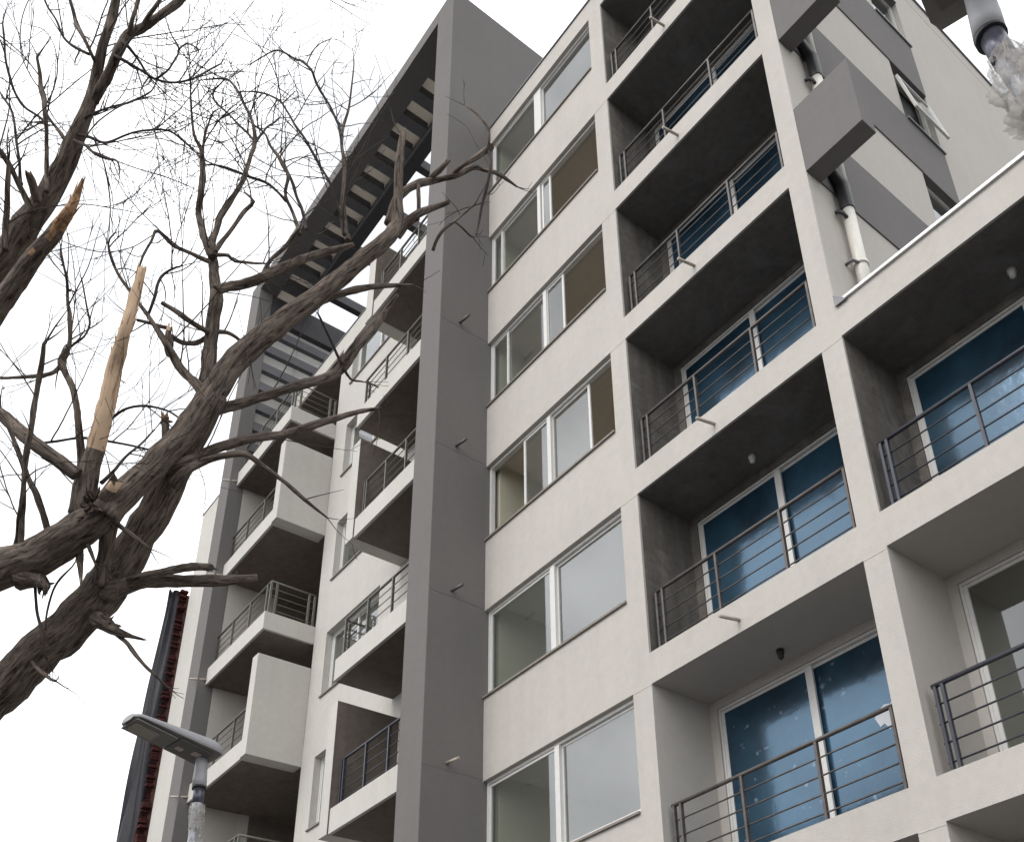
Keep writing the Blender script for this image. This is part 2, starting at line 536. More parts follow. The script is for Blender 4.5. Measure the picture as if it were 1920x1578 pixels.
# facade, window bay
hA = [(WX0, WX1, ZK(k) - 1.376, ZK(k)) for k in range(-1, 6)]
bm = bmesh.new(); wall(bm, WX0, -0.15, 0.1, ROOF, hA, 0.0, 0.2, XZ)
obj('facade_wall', bm, M['light'], T)
hB = [(BX0, BX1, ZK(k) - OPH, ZK(k)) for k in range(-1, 6)]
bm = bmesh.new(); wall(bm, -0.15, 3.118, 0.1, ROOF, hB, 0.0, 0.03, XZ)
obj('facade_wall', bm, M['light'], T)
CTOP = 10.02
hC = [(CX0, CX1, ZK(k) - OPH + 0.004, ZK(k) + 0.015) for k in range(-1, 2)]
bm = bmesh.new(); wall(bm, CX0, 7.4, 0.1, CTOP, hC, 0.0, 0.03, XZ)
obj('facade_wall', bm, M['light'], T)

# construction joints on the piers, thin pale lines at every floor
for k in range(-1, 5):
    for xa, xb in ((-0.304, -0.002), (2.858, 3.116)):
        if k > 1 and xa > 0: continue
        bx('joint_line', M['light2'], T, xa, xb, -0.003, 0.0, ZK(k) - 0.012, ZK(k) - 0.002)

# copings
bx('roof_coping', M['flash'], T, WX0 + 0.01, 3.14, -0.025, 0.22, ROOF, ROOF + 0.03)
bx('roof_coping', M['zinc'], T, CX0 + 0.01, 7.4, -0.03, 0.16, CTOP, CTOP + 0.035)
bm = bmesh.new()
v = [bm.verts.new(c) for c in ((3.13, -0.032, 10.0), (3.28, -0.032, 10.0), (3.13, -0.032, 10.16), (3.13, -0.02, 10.0), (3.28, -0.02, 10.0), (3.13, -0.02, 10.16))]
for f in ((0, 1, 2), (5, 4, 3), (0, 3, 4, 1), (1, 4, 5, 2), (2, 5, 3, 0)): bm.faces.new([v[i] for i in f])
bmesh.ops.recalc_face_normals(bm, faces=bm.faces[:])
obj('coping_end', bm, M['flash'], T)
bx('roof_slab', M['paving'], T, CX0 + 0.1, 7.4, 0.03, 9.0, CTOP - 0.25, CTOP - 0.12)
bx('roof_slab', M['paving'], T, -18.0, 3.0, 0.5, 9.0, 20.12, 20.25)

# window bay: white sliding windows
def window(x0, x1, z0, z1, y, sashes, posts=(), parent=T, glassmat=None, fw=0.045):
    """sashes: (xa, xb) glazed leaves; whatever is left over stands open"""
    d = 0.07
    bm = bmesh.new()
    box(bm, x0, x1, y, y + d, z1 - fw, z1)
    box(bm, x0, x1, y, y + d, z0, z0 + fw)
    box(bm, x0, x0 + fw, y + 0.001, y + d - 0.001, z0 + fw, z1 - fw)
    box(bm, x1 - fw * 0.6, x1, y + 0.001, y + d - 0.001, z0 + fw, z1 - fw)
    w = obj('window', bm, M['frame'], parent)
    for i, (xa, xb) in enumerate(sashes):
        yo = y + 0.012 + 0.024 * (i % 2)
        s = 0.042
        bm = bmesh.new()
        za, zb = z0 + fw + 0.004, z1 - fw - 0.004
        box(bm, xa, xa + s, yo, yo + 0.022, za, zb)
        box(bm, xb - s, xb, yo, yo + 0.022, za, zb)
        box(bm, xa + s, xb - s, yo + 0.001, yo + 0.021, zb - s * 0.8, zb)
        box(bm, xa + s, xb - s, yo + 0.001, yo + 0.021, za, za + s * 0.8)
        sash = obj('sash', bm, M['frame'], w)
        bx('pane', glassmat or M['glass'], w, xa + s, xb - s, yo + 0.009, yo + 0.013, za + s * 0.8, zb - s * 0.8)
    for (xa, xb) in posts:
        bx('mullion', M['frame'], w, xa, xb, y - 0.012, y + d - 0.004, z0 + fw, z1 - fw)
    return w

def room(x0, x1, y0, y1, z0, z1, mw, mc):
    bm = bmesh.new()
    t = 0.08
    box(bm, x0 - t, x0, y0, y1, z0, z1)
    box(bm, x1, x1 + t, y0, y1, z0, z1)
    wall(bm, x0 - t, x1 + t, z0, z1, [(x0 + 0.3, x1 - 0.3, z0 + 0.3, z0 + 1.15)], y1, y1 + t, XZ)      # added rear opening, lets sky light in to brighten the room
    obj('room_wall', bm, mw, T)
    bx('room_ceiling', mc, T, x0 - t, x1 + t, y0, y1 + t, z1, z1 + t)
    bx('room_floor', mc, T, x0 - t, x1 + t, y0, y1 + t, z0 - t, z0)

def sill(x0, x1, y0, y1, z):
    bx('window_sill', M['sill'], T, x0, x1, y0, y1, z - 0.028, z + 0.004, bev=0.004)

lay = {5: ([(-3.20, -1.86), (-1.76, -0.34)], [(-1.93, -1.74)]),
       4: ([(-3.20, -2.93), (-2.97, -1.86), (-1.80, -1.56)], [(-1.90, -1.82)]),
       3: ([(-3.20, -2.76), (-2.82, -1.80), (-1.76, -1.32)], [(-1.81, -1.73)]),
       2: ([(-2.38, -1.76), (-1.74, -0.88)], [(-1.79, -1.71)]),
       1: ([(-3.20, -1.80), (-1.73, -0.33)], [(-1.80, -1.71)]),
       0: ([(-3.20, -1.78), (-1.73, -0.33)], [(-1.80, -1.71)]),
       -1: ([(-3.20, -1.78), (-1.73, -0.33)], [(-1.80, -1.71)])}
for k in range(-1, 6):
    z1, z0 = ZK(k), ZK(k) - 1.376
    s, p = lay[k]
    window(WX0 + 0.004, WX1 - 0.002, z0 + 0.004, z1 - 0.002, 0.062, s, posts=p)
    sill(WX0 - 0.0, WX1 - 0.003, -0.03, 0.058, z0)
    room(-3.16, -0.26, 0.2, 3.6, z1 - 2.05, z1 + 0.10, M['room'], M['ceil'] if k < 2 else M['brownroom'])

# recessed balconies: lining, filmed sliding doors, railing, lamp, drain spout
def lining(x0, x1, z0, z1, y0, y1, mw, mc, door=None, backmat=None):
    t = 0.11
    bm = bmesh.new()
    box(bm, x0 - t, x0, y0, y1, z0, z1)
    box(bm, x1, x1 + t, y0, y1, z0, z1)
    holes = [door] if door else []
    wall(bm, x0 - t, x1 + t, z0, z1, holes, y1, y1 + 0.12, XZ)
    obj('balcony_wall', bm, mw, T)
    bx('balcony_ceiling', mc, T, x0 - t, x1 + t, y0, y1 + 0.12, z1, z1 + 0.1)
    bx('balcony_floor', M['paving'], T, x0 - t, x1 + t, y0, y1 + 0.12, z0 - 0.1, z0)

def railing(path, zb, h, m, posts, bars=4, hr=0.022, close_first=True):
    """path: plan points of the handrail; posts: distances along it"""
    bm = bmesh.new()
    P = [Vector((x, y, zb + h)) for x, y in path]
    tube(bm, P, hr, 8)
    R = obj('railing', bm, m, T)
    seg, L = [], 0
    for a, b in zip(path, path[1:]):
        l = math.hypot(b[0] - a[0], b[1] - a[1]); seg.append((L, l, a, b)); L += l
    for i in range(bars):
        z = zb + h * (i + 0.62) / (bars + 0.62)
        bm = bmesh.new()
        tube(bm, [Vector((x, y, z)) for x, y in path], 0.0085, 6)
        obj('bar', bm, m, R)
    for s in posts:
        for l0, l, a, b in seg:
            if l0 - 1e-6 <= s <= l0 + l + 1e-6:
                q = (s - l0) / l
                x, y = a[0] + (b[0] - a[0]) * q, a[1] + (b[1] - a[1]) * q
                bx('post', m, R, x - 0.014, x + 0.014, y - 0.02, y + 0.02, zb, zb + h - hr * 0.5)
                break
    return R

def bulb(x, y, z, dark=False):
    bm = bmesh.new()
    tube(bm, [(x, y, z), (x, y, z - 0.05), (x, y, z - 0.06), (x, y, z - 0.09), (x, y, z - 0.115)], [0.045, 0.042, 0.03, 0.034, 0.012], 10)
    obj('lamp_holder', bm, M['black'] if dark else M['bulb'], T)

def spout(p, q, r, m, label=None):
    bm = bmesh.new()
    p, q = Vector(p), Vector(q)
    rings = tube(bm, [p, q, q + (p - q) * 0.02], [r, r, r * 0.8], 10, cap=True)
    obj('drain_spout', bm, m, T)

random.seed(3)
for k in range(-1, 6):
    z1, z0 = ZK(k), ZK(k) - OPH
    clean = k <= 0
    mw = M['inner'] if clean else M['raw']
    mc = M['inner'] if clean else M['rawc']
    dz = z1 - 0.11
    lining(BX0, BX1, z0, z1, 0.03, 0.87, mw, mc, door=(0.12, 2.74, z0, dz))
    window(0.125, 2.735, z0 + 0.004, dz - 0.004, 0.885, [(0.155, 1.45), (1.41, 2.715)], glassmat=M['bluespeck'] if k == 0 else M['blue'], fw=0.03)
    bx('door_post', M['frame'], T, 1.385, 1.475, 0.872, 0.9, z0 + 0.05, dz - 0.05)
    bx('door_backing', M['black'], T, 0.12, 2.74, 1.0, 1.05, z0, dz)
    railing([(0.06, 0.10), (2.80, 0.10)], z0, 0.795, M['rail'], (0.03, 0.13, 0.97, 1.89, 2.72))
    bx('floor_edge', M['light'], T, 0.004, BX1 - 0.004, 0.03, 0.05, z0, z0 + 0.012)
    if k in (0, 1): bulb(1.32, 0.60, z1, dark=(k == 0))
    spout((1.33, 0.002, ZK(k) + 0.14), (1.30, -0.26, ZK(k) + 0.11), 0.02, M['spout'])
# pale film scraps left on the lowest visible door
bm = bmesh.new()
def flake(pts, y):
    a = [bm.verts.new((x, y, z)) for x, z in pts]
    c = [bm.verts.new((x, y + 0.002, z)) for x, z in pts]
    bm.faces.new(a); bm.faces.new(c[::-1])
    for j in range(len(a)): bm.faces.new((a[j], c[j], c[(j + 1) % len(a)], a[(j + 1) % len(a)]))
flake([(2.07, 5.99), (2.12, 6.05), (2.20, 6.09), (2.27, 6.07), (2.33, 6.14), (2.40, 6.16), (2.43, 6.10), (2.41, 5.80), (2.36, 5.83), (2.31, 5.80), (2.26, 5.85), (2.22, 5.82), (2.17, 5.90), (2.12, 5.88)], 0.925)
flake([(2.32, 5.55), (2.38, 5.62), (2.46, 5.58), (2.45, 5.40), (2.37, 5.42)], 0.925)
flake([(1.92, 4.83), (1.96, 4.93), (2.05, 4.99), (2.15, 4.95), (2.22, 4.86), (2.12, 4.83)], 0.925)
bmesh.ops.recalc_face_normals(bm, faces=bm.faces[:])
obj('paper_scraps', bm, M['white_scrap'], T, kind='stuff')

for k in range(-1, 2):
    z1, z0 = ZK(k) + 0.015, ZK(k) - OPH + 0.004
    clean = k <= 0
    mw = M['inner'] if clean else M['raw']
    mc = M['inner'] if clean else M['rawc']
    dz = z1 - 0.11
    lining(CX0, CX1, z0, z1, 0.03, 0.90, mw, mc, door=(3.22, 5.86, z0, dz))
    window(3.225, 5.855, z0 + 0.004, dz - 0.004, 0.915, [(3.255, 4.58), (4.53, 5.83)], glassmat=M['blue'] if k == 1 else None, fw=0.03)
    if k == 1: bx('door_backing', M['black'], T, 3.22, 5.86, 1.03, 1.07, z0, dz)
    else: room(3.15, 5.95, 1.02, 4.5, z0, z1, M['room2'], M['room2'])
    railing([(3.19, 0.10), (5.93, 0.10)], z0, 0.795, M['rail3'], (0.03, 0.10, 1.0, 1.95, 2.70))
    if k == 1: bulb(4.64, 0.64, z1)

# ------------------------------------------------------------------ side wall of the tall part, painted bands, ledge boxes, pipe
SX = 3.118
bands = [(12.20, 13.40), (14.86, 16.10), (17.55, 18.90)]
WY0, WY1 = 3.09, 4.04
holes = [(WY0, WY1, a, b) for a, b in ((13.40, 14.86), (16.10, 17.55), (18.90, 20.2))]
bm = bmesh.new(); wall(bm, 0.03, 9.0, CTOP - 0.1, 21.25, holes, SX - 0.2, SX, YZ)
obj('side_wall', bm, M['side'], T)
bx('roof_coping', M['flash'], T, SX - 0.22, SX + 0.03, 0.25, 9.0, 21.25, 21.30)
bx('joint_line', M['sill'], T, SX, SX + 0.002, 0.3, 9.0, 20.86, 20.868)
for (a, b) in bands:
    bm = bmesh.new(); wall(bm, 0.26, WY1, a, b, [], SX, SX + 0.02, YZ)
    obj('wall_band', bm, M['dark2'], T)
for i, (a, b) in enumerate(((13.40, 14.86), (16.10, 17.55), (18.90, 20.2))):
    bm = bmesh.new()
    box(bm, SX - 0.14, SX - 0.09, WY0, WY0 + 0.05, a, b)
    box(bm, SX - 0.14, SX - 0.09, WY1 - 0.05, WY1, a, b)
    box(bm, SX - 0.139, SX - 0.091, WY0 + 0.05, WY1 - 0.05, a, a + 0.05)
    box(bm, SX - 0.139, SX - 0.091, WY0 + 0.05, WY1 - 0.05, b - 0.05, b)
    w = obj('window', bm, M['frame'], T)
    bx('window_sill', M['flash'], w, SX - 0.08, SX + 0.05, WY0 - 0.0, WY1 + 0.02, a - 0.03, a + 0.012)
    bx('window_head', M['dark2'], w, SX - 0.13, SX + 0.019, WY0 + 0.001, WY1 - 0.001, b - 0.02, b - 0.001)
    bx('room_backing', M['black'], T, SX - 0.26, SX - 0.21, WY0 - 0.1, WY1 + 0.1, a - .1, b + .1)
    if i != 1:
        bx('pane', M['glass'], w, SX - 0.12, SX - 0.115, WY0 + 0.05, WY1 - 0.05, a + 0.05, b - 0.05)
    else:      # top-hung sash standing open
        o = Vector((SX - 0.02, 0, b - 0.28))
        ang = math.radians(10)
        def pt(y, s, n): return (o.x + math.sin(ang) * s + math.cos(ang) * n, y + 0.05 - 0.14 * s / 1.18, o.z - math.cos(ang) * s + math.sin(ang) * n)
        def bar(bm, y0, y1, s0, s1, n0, n1):
            vs = [bm.verts.new(pt(y, s, n)) for y in (y0, y1) for s in (s0, s1) for n in (n0, n1)]
            for f in ((0, 1, 3, 2), (4, 6, 7, 5), (0, 4, 5, 1), (2, 3, 7, 6), (0, 2, 6, 4), (1, 5, 7, 3)): bm.faces.new([vs[j] for j in f])
            bmesh.ops.recalc_face_normals(bm, faces=bm.faces[:])
        bm = bmesh.new()
        ya, yb, L = WY0 + 0.05, WY1 - 0.05, 1.18
        bar(bm, ya, ya + 0.045, 0, L, 0, 0.04); bar(bm, yb - 0.045, yb, 0, L, 0, 0.04)
        bar(bm, ya + 0.045, yb - 0.045, 0, 0.045, 0.001, 0.039); bar(bm, ya + 0.045, yb - 0.045, L - 0.05, L, 0.001, 0.039)
        obj('open_sash', bm, M['frame'], w)
        bm = bmesh.new(); bar(bm, ya + 0.045, yb - 0.045, 0.045, L - 0.05, 0.016, 0.022)
        obj('pane', bm, M['glass'], w)
for (a, b) in ((12.20, 13.33), (14.73, 15.90), (17.3, 18.45)):
    bx('ledge_box', M['dark2'], T, SX + 0.002, 3.905, 0.0, 0.252, a, b, bev=0.006)
px_, py_, pr_ = SX + 0.10, 0.54, 0.072
zs = [CTOP - 0.1, 12.05, 14.55, 17.2, 21.0]
for z0, z1 in zip(zs, zs[1:]):
    bm = bmesh.new(); tube(bm, [(px_, py_, z0), (px_, py_, z1 - 0.02)], pr_, 20)
    o = obj('drainpipe', bm, M['pvc'], T)
    if z1 < 20:
        bm = bmesh.new(); tube(bm, [(px_, py_, z1 - 0.20), (px_, py_, z1 - 0.18), (px_, py_, z1 + 0.22), (px_ - 0.05, py_ - 0.1, z1 + 0.5)], [pr_ * 1.12, pr_ * 1.15, pr_ * 1.15, pr_ * 1.1], 20)
        obj('pipe_joint', bm, M['black'], o)
        bm = bmesh.new(); tube(bm, [(SX, py_ - 0.10, z1 - 0.2), (SX + 0.10, py_ - 0.13, z1 - 0.32), (SX + 0.11, py_ - 0.02, z1 - 0.4)], 0.022, 8)
        obj('pipe_bracket', bm, M['black'], o)
bm = bmesh.new(); tube(bm, [(px_, py_, 10.93), (px_, py_, 10.98)], pr_ * 1.18, 20)
obj('pipe_collar', bm, M['pvc'], T)
bm = bmesh.new(); tube(bm, [(SX, py_ - 0.14, 10.95), (SX + 0.09, py_ - 0.14, 10.95), (SX + 0.12, py_ - 0.05, 10.93)], 0.02, 8)
obj('pipe_bracket', bm, M['flash'], T)

# ------------------------------------------------------------------ charcoal fin and portal frame
FY = -0.92
PT, PB = 24.2, 23.80
bx('fin_wall', M['dark'], T, -3.83, WX0, FY, 3.2, 0.1, PT, bev=0.008)
for k in range(-1, 4):
    zz = ZK(k) + 0.125
    spout((WX0 - 0.002, -0.55, zz), (WX0 + 0.25, -0.53, zz - 0.02), 0.022, M['spoutd'] if k > 0 else M['spout'])
    bx('joint_line', M['flash'], T, WX0, WX0 + 0.0025, FY + 0.01, -0.002, ZK(k) + 0.03, ZK(k) + 0.036)
bx('portal_beam', M['dark'], T, -12.95, -3.83, FY, -0.48, PB, PT, bev=0.008)
bx('portal_column', M['dark'], T, -12.95, -12.35, FY, -0.58, 0.1, PB, bev=0.008)
bx('rear_beam', M['beam'], T, -12.35, -3.83, 0.20, 0.48, PB, PT - 0.04)
bx('ledger_strip', M['flash'], T, -12.35, -3.83, 0.145, 0.199, PB - 0.012, PB + 0.06)
i = 0
x = -4.01
while x > -12.2:
    bx('slat', M['slat'], T, x - 0.27, x, -0.478, 0.144, PB + 0.004, PB + 0.25)
    x -= 0.65
bx('deck_board', M['deck'], T, -12.95, -3.83, -0.478, 0.20, PB + 0.254, PB + 0.29)
for x in (-5.40, -6.92, -8.42, -9.95, -11.60):
    bx('tie_beam', M['beam'], T, x - 0.09, x + 0.09, 0.48, 2.6, PB + 0.02, PB + 0.30)
bx('back_beam', M['beam'], T, -12.35, -3.83, 2.6, 2.85, PB, PT - 0.05)
# louvred end of the portal
bx('end_beam', M['beam'], T, -12.62, -12.36, -0.575, 2.6, 23.0, PB - 0.006)
z = 22.72
while z > 17.9:
    y1 = 2.4 if z - 0.28 > 20.6 else 0.285
    bx('slat', M['slat'], T, -12.50, -12.36, -0.575, y1, z - 0.25, z)
    z -= 0.65
bx('deck_board', M['deck2'], T, -12.545, -12.51, -0.575, 0.285, 17.8, 22.98)
bx('deck_board', M['deck2'], T, -12.545, -12.51, 0.29, 2.4, 20.6, 22.98)

# ------------------------------------------------------------------ set-back wall behind the portal with loggias and windows
MY = 0.29
holes = []
for k in range(-1, 5):
    holes.append((-12.34, -9.57, ZK(k) + 0.39, ZK(k + 1) + 0.1))
    holes.append((-5.95, -3.83, ZK(k) + 0.39, ZK(k + 1) + 0.1))
for k in range(0, 6):
    holes.append((-9.03, -7.0, ZK(k) - 1.38, ZK(k)))
bm = bmesh.new(); wall(bm, -18.05, -3.83, 0.1, 20.55, holes, MY, MY + 0.22, XZ)
obj('set_back_wall', bm, M['light2'], T)
bx('roof_coping', M['flash'], T, -18.07, -3.84, MY - 0.02, MY + 0.24, 20.55, 20.575)
bx('end_wall', M['light2'], T, -18.05, -17.85, MY + 0.22, 8.0, 0.1, 20.55)
for k in range(0, 6):
    z0, z1 = ZK(k) - 1.38, ZK(k)
    window(-9.026, -7.004, z0 + 0.004, z1 - 0.004, MY + 0.13, [(-8.98, -8.0), (-8.05, -7.05)])
    sill(-9.06, -6.98, MY - 0.035, MY + 0.12, z0)
    room(-9.1, -6.9, MY + 0.22, 3.2, z1 - 2.0, z1 + 0.1, M['room'], M['ceil'])
for k in range(-1, 5):
    z0, z1 = ZK(k) + 0.39, ZK(k + 1)
    for (xa, xb) in ((-12.34, -9.57), (-5.95, -3.83)):
        t = 0.1
        bm = bmesh.new()
        box(bm, xa - t, xa, MY + 0.22, 1.75, z0, z1)
        box(bm, xb, xb + t, MY + 0.22, 1.75, z0, z1)
        wall(bm, xa - t, xb + t, z0, z1, [(xa + 0.2, xb - 0.3, z0, z1 - 0.12)], 1.75, 1.87, XZ)
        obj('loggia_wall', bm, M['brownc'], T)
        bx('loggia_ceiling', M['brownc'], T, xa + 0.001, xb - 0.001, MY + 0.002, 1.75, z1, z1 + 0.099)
        bx('loggia_floor', M['paving'], T, xa - t, xb + t, MY + 0.22, 1.87, z0 - 0.1, z0)
        window(xa + 0.205, xb - 0.305, z0 + 0.004, z1 - 0.124, 1.76, [(xa + 0.25, (xa + xb) / 2), ((xa + xb) / 2 - 0.05, xb - 0.35)])
        bx('room_backing', M['black'], T, xa + 0.1, xb - 0.2, 1.95, 2.0, z0, z1 - 0.1)

# projecting balconies
def slab(x0, x1, z, y0=-0.75):
    bm = bmesh.new()
    box(bm, x0, x1, y0, MY, z, z + 0.39, bev=0.006)
    s = obj('balcony_slab', bm, M['light2'], T)
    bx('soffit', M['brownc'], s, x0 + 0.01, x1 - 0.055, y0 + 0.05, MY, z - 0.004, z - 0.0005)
    return s

def side_panel(x0, x1, z0, z1, inner_plus):
    """free-standing end wall of a balcony; unpainted on the balcony side"""
    bm = bmesh.new()
    box(bm, x0, x1, -0.77, MY - 0.001, z0, z1, bev=0.006)
    for f in bm.faces:
        s = f.normal.x if inner_plus else -f.normal.x
        f.material_index = 1 if s > 0.9 else 0
    return obj('balcony_side_wall', bm, [M['light2'], M['brownc']], T)

LX0, LX1 = -12.345, -9.57
for k in range(-1, 5):
    z = ZK(k)
    panel = k in (1, 3, -1)
    slab(LX0, LX1 - (0.255 if panel else 0), z)
    zt = z + 0.39
    if panel:
        side_panel(LX1 - 0.25, LX1, z, z + 2.06, False)
        railing([(LX0 + 0.05, -0.66), (LX1 - 0.27, -0.66)], zt, 0.74, M['rail2'], (0.02, 0.85, 1.7, 2.4))
    else:
        railing([(LX0 + 0.05, -0.66), (LX1 - 0.06, -0.66), (LX1 - 0.06, MY - 0.02)], zt, 0.74, M['rail2'], (0.02, 0.85, 1.7, 2.5, 2.66, 2.78, 3.45, 3.57))
    spout((LX0 + 0.03, -0.75, z + 0.12), (LX0 - 0.10, -1.05, z + 0.10), 0.022, M['spout'])
bx('balcony_end_wall', M['inner'], T, -12.62, -12.35, -0.578, MY - 0.001, 0.1, 17.75)
RX0, RX1 = -6.31, -3.832
for k in range(-1, 5):
    z = ZK(k)
    panel = k in (0, 2, 4)
    slab(RX0 + (0.27 if panel else 0), RX1, z)
    zt = z + 0.39
    m = M['rail3'] if k == 0 else M['rail2']
    if panel:
        side_panel(RX0, RX0 + 0.265, z, z + (2.15 if k < 4 else 2.1), True)
        railing([(RX0 + 0.34, -0.66), (RX1 - 0.03, -0.66)], zt, 0.76, m, (0.03, 0.10, 0.75, 1.4, 2.08))
    else:
        railing([(RX0 + 0.06, MY - 0.02), (RX0 + 0.06, -0.66), (RX1 - 0.03, -0.66)], zt, 0.74, m, (0.06, 0.85, 0.97, 1.7, 2.45, 3.2))

# ------------------------------------------------------------------ neighbouring brick wall end and tarpaulin
NB = tag(empty('brick_wall', (-18.4, 0.3, 0)), 'jagged red brick wall end beside the pale block at far left', 'brick wall')
bx('wall_core', M['mortar'], NB, -0.05, 0.06, -0.02, 0.6, 0.0, 18.0)
me = None
random.seed(11)
nb = 0
z = 9.0
meshes = []
for v in range(4):
    bm = bmesh.new()
    box(bm, 0, 0.22, -0.1, 0.1, 0, 0.062, bev=0.004)
    for q in bm.verts: q.co += Vector((random.uniform(-.012, .012), random.uniform(-.008, .008), random.uniform(-.006, .006)))
    m_ = bpy.data.meshes.new('brick'); bm.to_mesh(m_); bm.free(); m_.materials.append(M['brick'])
    meshes.append(m_)
while z < 17.98:
    off = random.choice((-0.30, -0.26, -0.22, -0.17, -0.13)) if random.random() < 0.88 else -0.04
    o = link('brick', random.choice(meshes), NB, loc=(0.06 + off, -0.11, z))
    o.rotation_euler = (0, random.uniform(-.03, .03), random.uniform(-.06, .06))
    o2 = link('brick', random.choice(meshes), NB, loc=(-0.14 + off * 0.15, -0.105, z + 0.01))
    z += 0.074

# tarpaulin: hangs from the wall top and bellies out to the street side
bm = bmesh.new()
NZ, NS = 70, 16
grid = []
for i in range(NZ + 1):
    q = i / NZ
    z = 17.95 - 17.8 * q
    wdt = 0.03 + 1.60 * min(1, q / 0.42) ** 1.05
    row = []
    for j in range(NS + 1):
        s = j / NS
        ang = s * math.pi * 0.85
        fold = 0.08 * math.sin(j * 1.9 + z * 0.35) + 0.05 * math.sin(j * 0.8 - z * 0.9)
        x = -18.30 - wdt * s + 0.3 * fold
        y = 0.12 - 0.30 * math.sin(ang) - fold * min(1, q * 4) + 0.9 * s * s * q
        row.append(bm.verts.new((x, y, z + 0.1 * math.sin(j * 0.7))))
    grid.append(row)
for i in range(NZ):
    for j in range(NS):
        bm.faces.new((grid[i][j], grid[i][j + 1], grid[i + 1][j + 1], grid[i + 1][j]))
bmesh.ops.solidify(bm, geom=bm.faces[:], thickness=0.01)
tag(obj('tarpaulin', bm, M['tarp'], None, smooth=True), 'long dark tarpaulin hanging over the brick wall end behind the street lamp', 'tarpaulin')

# ------------------------------------------------------------------ street lamps
def street_lamp(O, label, s=1.0, rad=0.052, lean=1.0):
    O = Vector(O)
    L = tag(empty('street_lamp', (O.x, O.y, 0.116)), label, 'street lamp', 'street lamps along the kerb')
    def w(p): return Vector(p) * s + Vector((0, 0, O.z - 0.116))
    base = Vector((0.055 * s, 0, 0))
    bm = bmesh.new()
    top = [w((0, 0, -0.005)), w((0.02, 0, -0.18)), w((0.045, 0, -0.40)), w((0.055, 0, -0.7))]
    pts = [Vector((0.055 * s, 0, 0)), Vector((0.055 * s, 0, 1.2))] + top[::-1]
    tube(bm, pts, [0.07, 0.066, rad * 0.92, rad * 0.88, rad * 0.86, rad * 0.84], 20)
    pole = obj('pole', bm, M['polefilm'], L)
    bm = bmesh.new(); tube(bm, [Vector((0.055 * s, 0, 0)), Vector((0.055 * s, 0, 0.03))], 0.17, 20)
    obj('base_plate', bm, M['lampgrey'], L)
    # bare dark pole top and the socket above it
    bm = bmesh.new(); tube(bm, [w((0.012, 0, -0.125)), w((0, 0, 0.01))], rad * 0.9, 20)
    obj('pole_top', bm, M['poledark'], L)
    bm = bmesh.new(); tube(bm, [w((-0.001, 0, 0.0)), w((-0.003, 0, 0.018))], rad * 1.16, 24)
    obj('collar', bm, M['black'], L)
    bm = bmesh.new(); tube(bm, [w((-0.003, 0, 0.016)), w((-0.012 * lean, -0.002, 0.09)), w((-0.03 * lean, 0.0, 0.20)), w((-0.04 * lean, 0.0, 0.27))], [rad * 1.17, rad * 1.13, rad * 1.02, rad * 1.0], 24)
    obj('neck', bm, M['lampgrey'], L)
    # head: lofted sections, flat below and domed above
    a, f = Vector((-0.035 + 0.05 * (1 - lean) / 1.2, 0.07, 0.265)), Vector((0.10 + 0.05 * (1 - lean) / 1.2, -0.62, 0.365))
    ax = (f - a); ln = ax.length; ax.normalize()
    sd = ax.cross(Vector((0, 0, 1))).normalized()          # to one side
    up = sd.cross(ax).normalized()
    N, K = 18, 12
    bm = bmesh.new(); secs = []
    hw = lambda q: 0.168 * (1 - 0.26 * q) * (1 - max(0, (q - 0.93) / 0.07) ** 2 * 0.35) * (1 - max(0, (0.05 - q) / 0.05) ** 2 * 0.12)
    ht = lambda q: 0.030 + 0.100 * (1 - q) ** 0.8 * (1 - max(0, (0.12 - q) / 0.12) ** 2 * 0.6) + 0.012
    for i in range(N + 1):
        q = i / N
        c = a + ax * ln * q + up * 0.0
        ring = []
        for k in range(K + 1):
            t = math.pi * k / K
            ring.append(bm.verts.new(w(c + sd * hw(q) * math.cos(t) + up * ht(q) * math.sin(t) ** 0.7)))
        for k in range(1, 4):
            ring.append(bm.verts.new(w(c + sd * hw(q) * (-1 + 2 * k / 4.0) - up * 0.012)))
        secs.append(ring)
    n = len(secs[0])
    for i in range(N):
        for k in range(n):
            fc = bm.faces.new((secs[i][k], secs[i][(k + 1) % n], secs[i + 1][(k + 1) % n], secs[i + 1][k]))
            fc.smooth = k < K
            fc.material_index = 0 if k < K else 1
    for ring in (secs[0], secs[-1][::-1]): bm.faces.new(ring)
    bmesh.ops.recalc_face_normals(bm, faces=bm.faces[:])
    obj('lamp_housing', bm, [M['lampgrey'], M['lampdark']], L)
    def plate(name, q0, q1, s0, s1, drop, m, th=0.006):
        bm = bmesh.new()
        vs = []
        for q in (q0, q1):
            c = a + ax * ln * q + up * 0.0
            for sdv in (s0, s1):
                for h in (0, th):
                    vs.append(bm.verts.new(w(c + sd * hw((q0 + q1) / 2) * sdv - up * (0.0125 + drop + h))))
        for fc in ((0, 1, 3, 2), (4, 6, 7, 5), (0, 4, 5, 1), (2, 3, 7, 6), (0, 2, 6, 4), (1, 5, 7, 3)): bm.faces.new([vs[j] for j in fc])
        bmesh.ops.recalc_face_normals(bm, faces=bm.faces[:])
        return obj(name, bm, m, L)
    plate('lens_frame', 0.50, 0.97, -0.82, 0.82, 0.0, M['lampdark'], 0.010)
    ln_ = plate('lens', 0.66, 0.94, -0.45, 0.62, 0.0105, M['lens'], 0.004)
    plate('gear_cover', 0.08, 0.47, -0.8, 0.8, 0.0, M['lampcover'], 0.005)
    plate('sticker', 0.33, 0.41, -0.05, 0.32, 0.0055, M['sticker'], 0.001)
    plate('sticker', 0.15, 0.24, -0.28, 0.12, 0.0055, M['sticker'], 0.001)
    return L, w

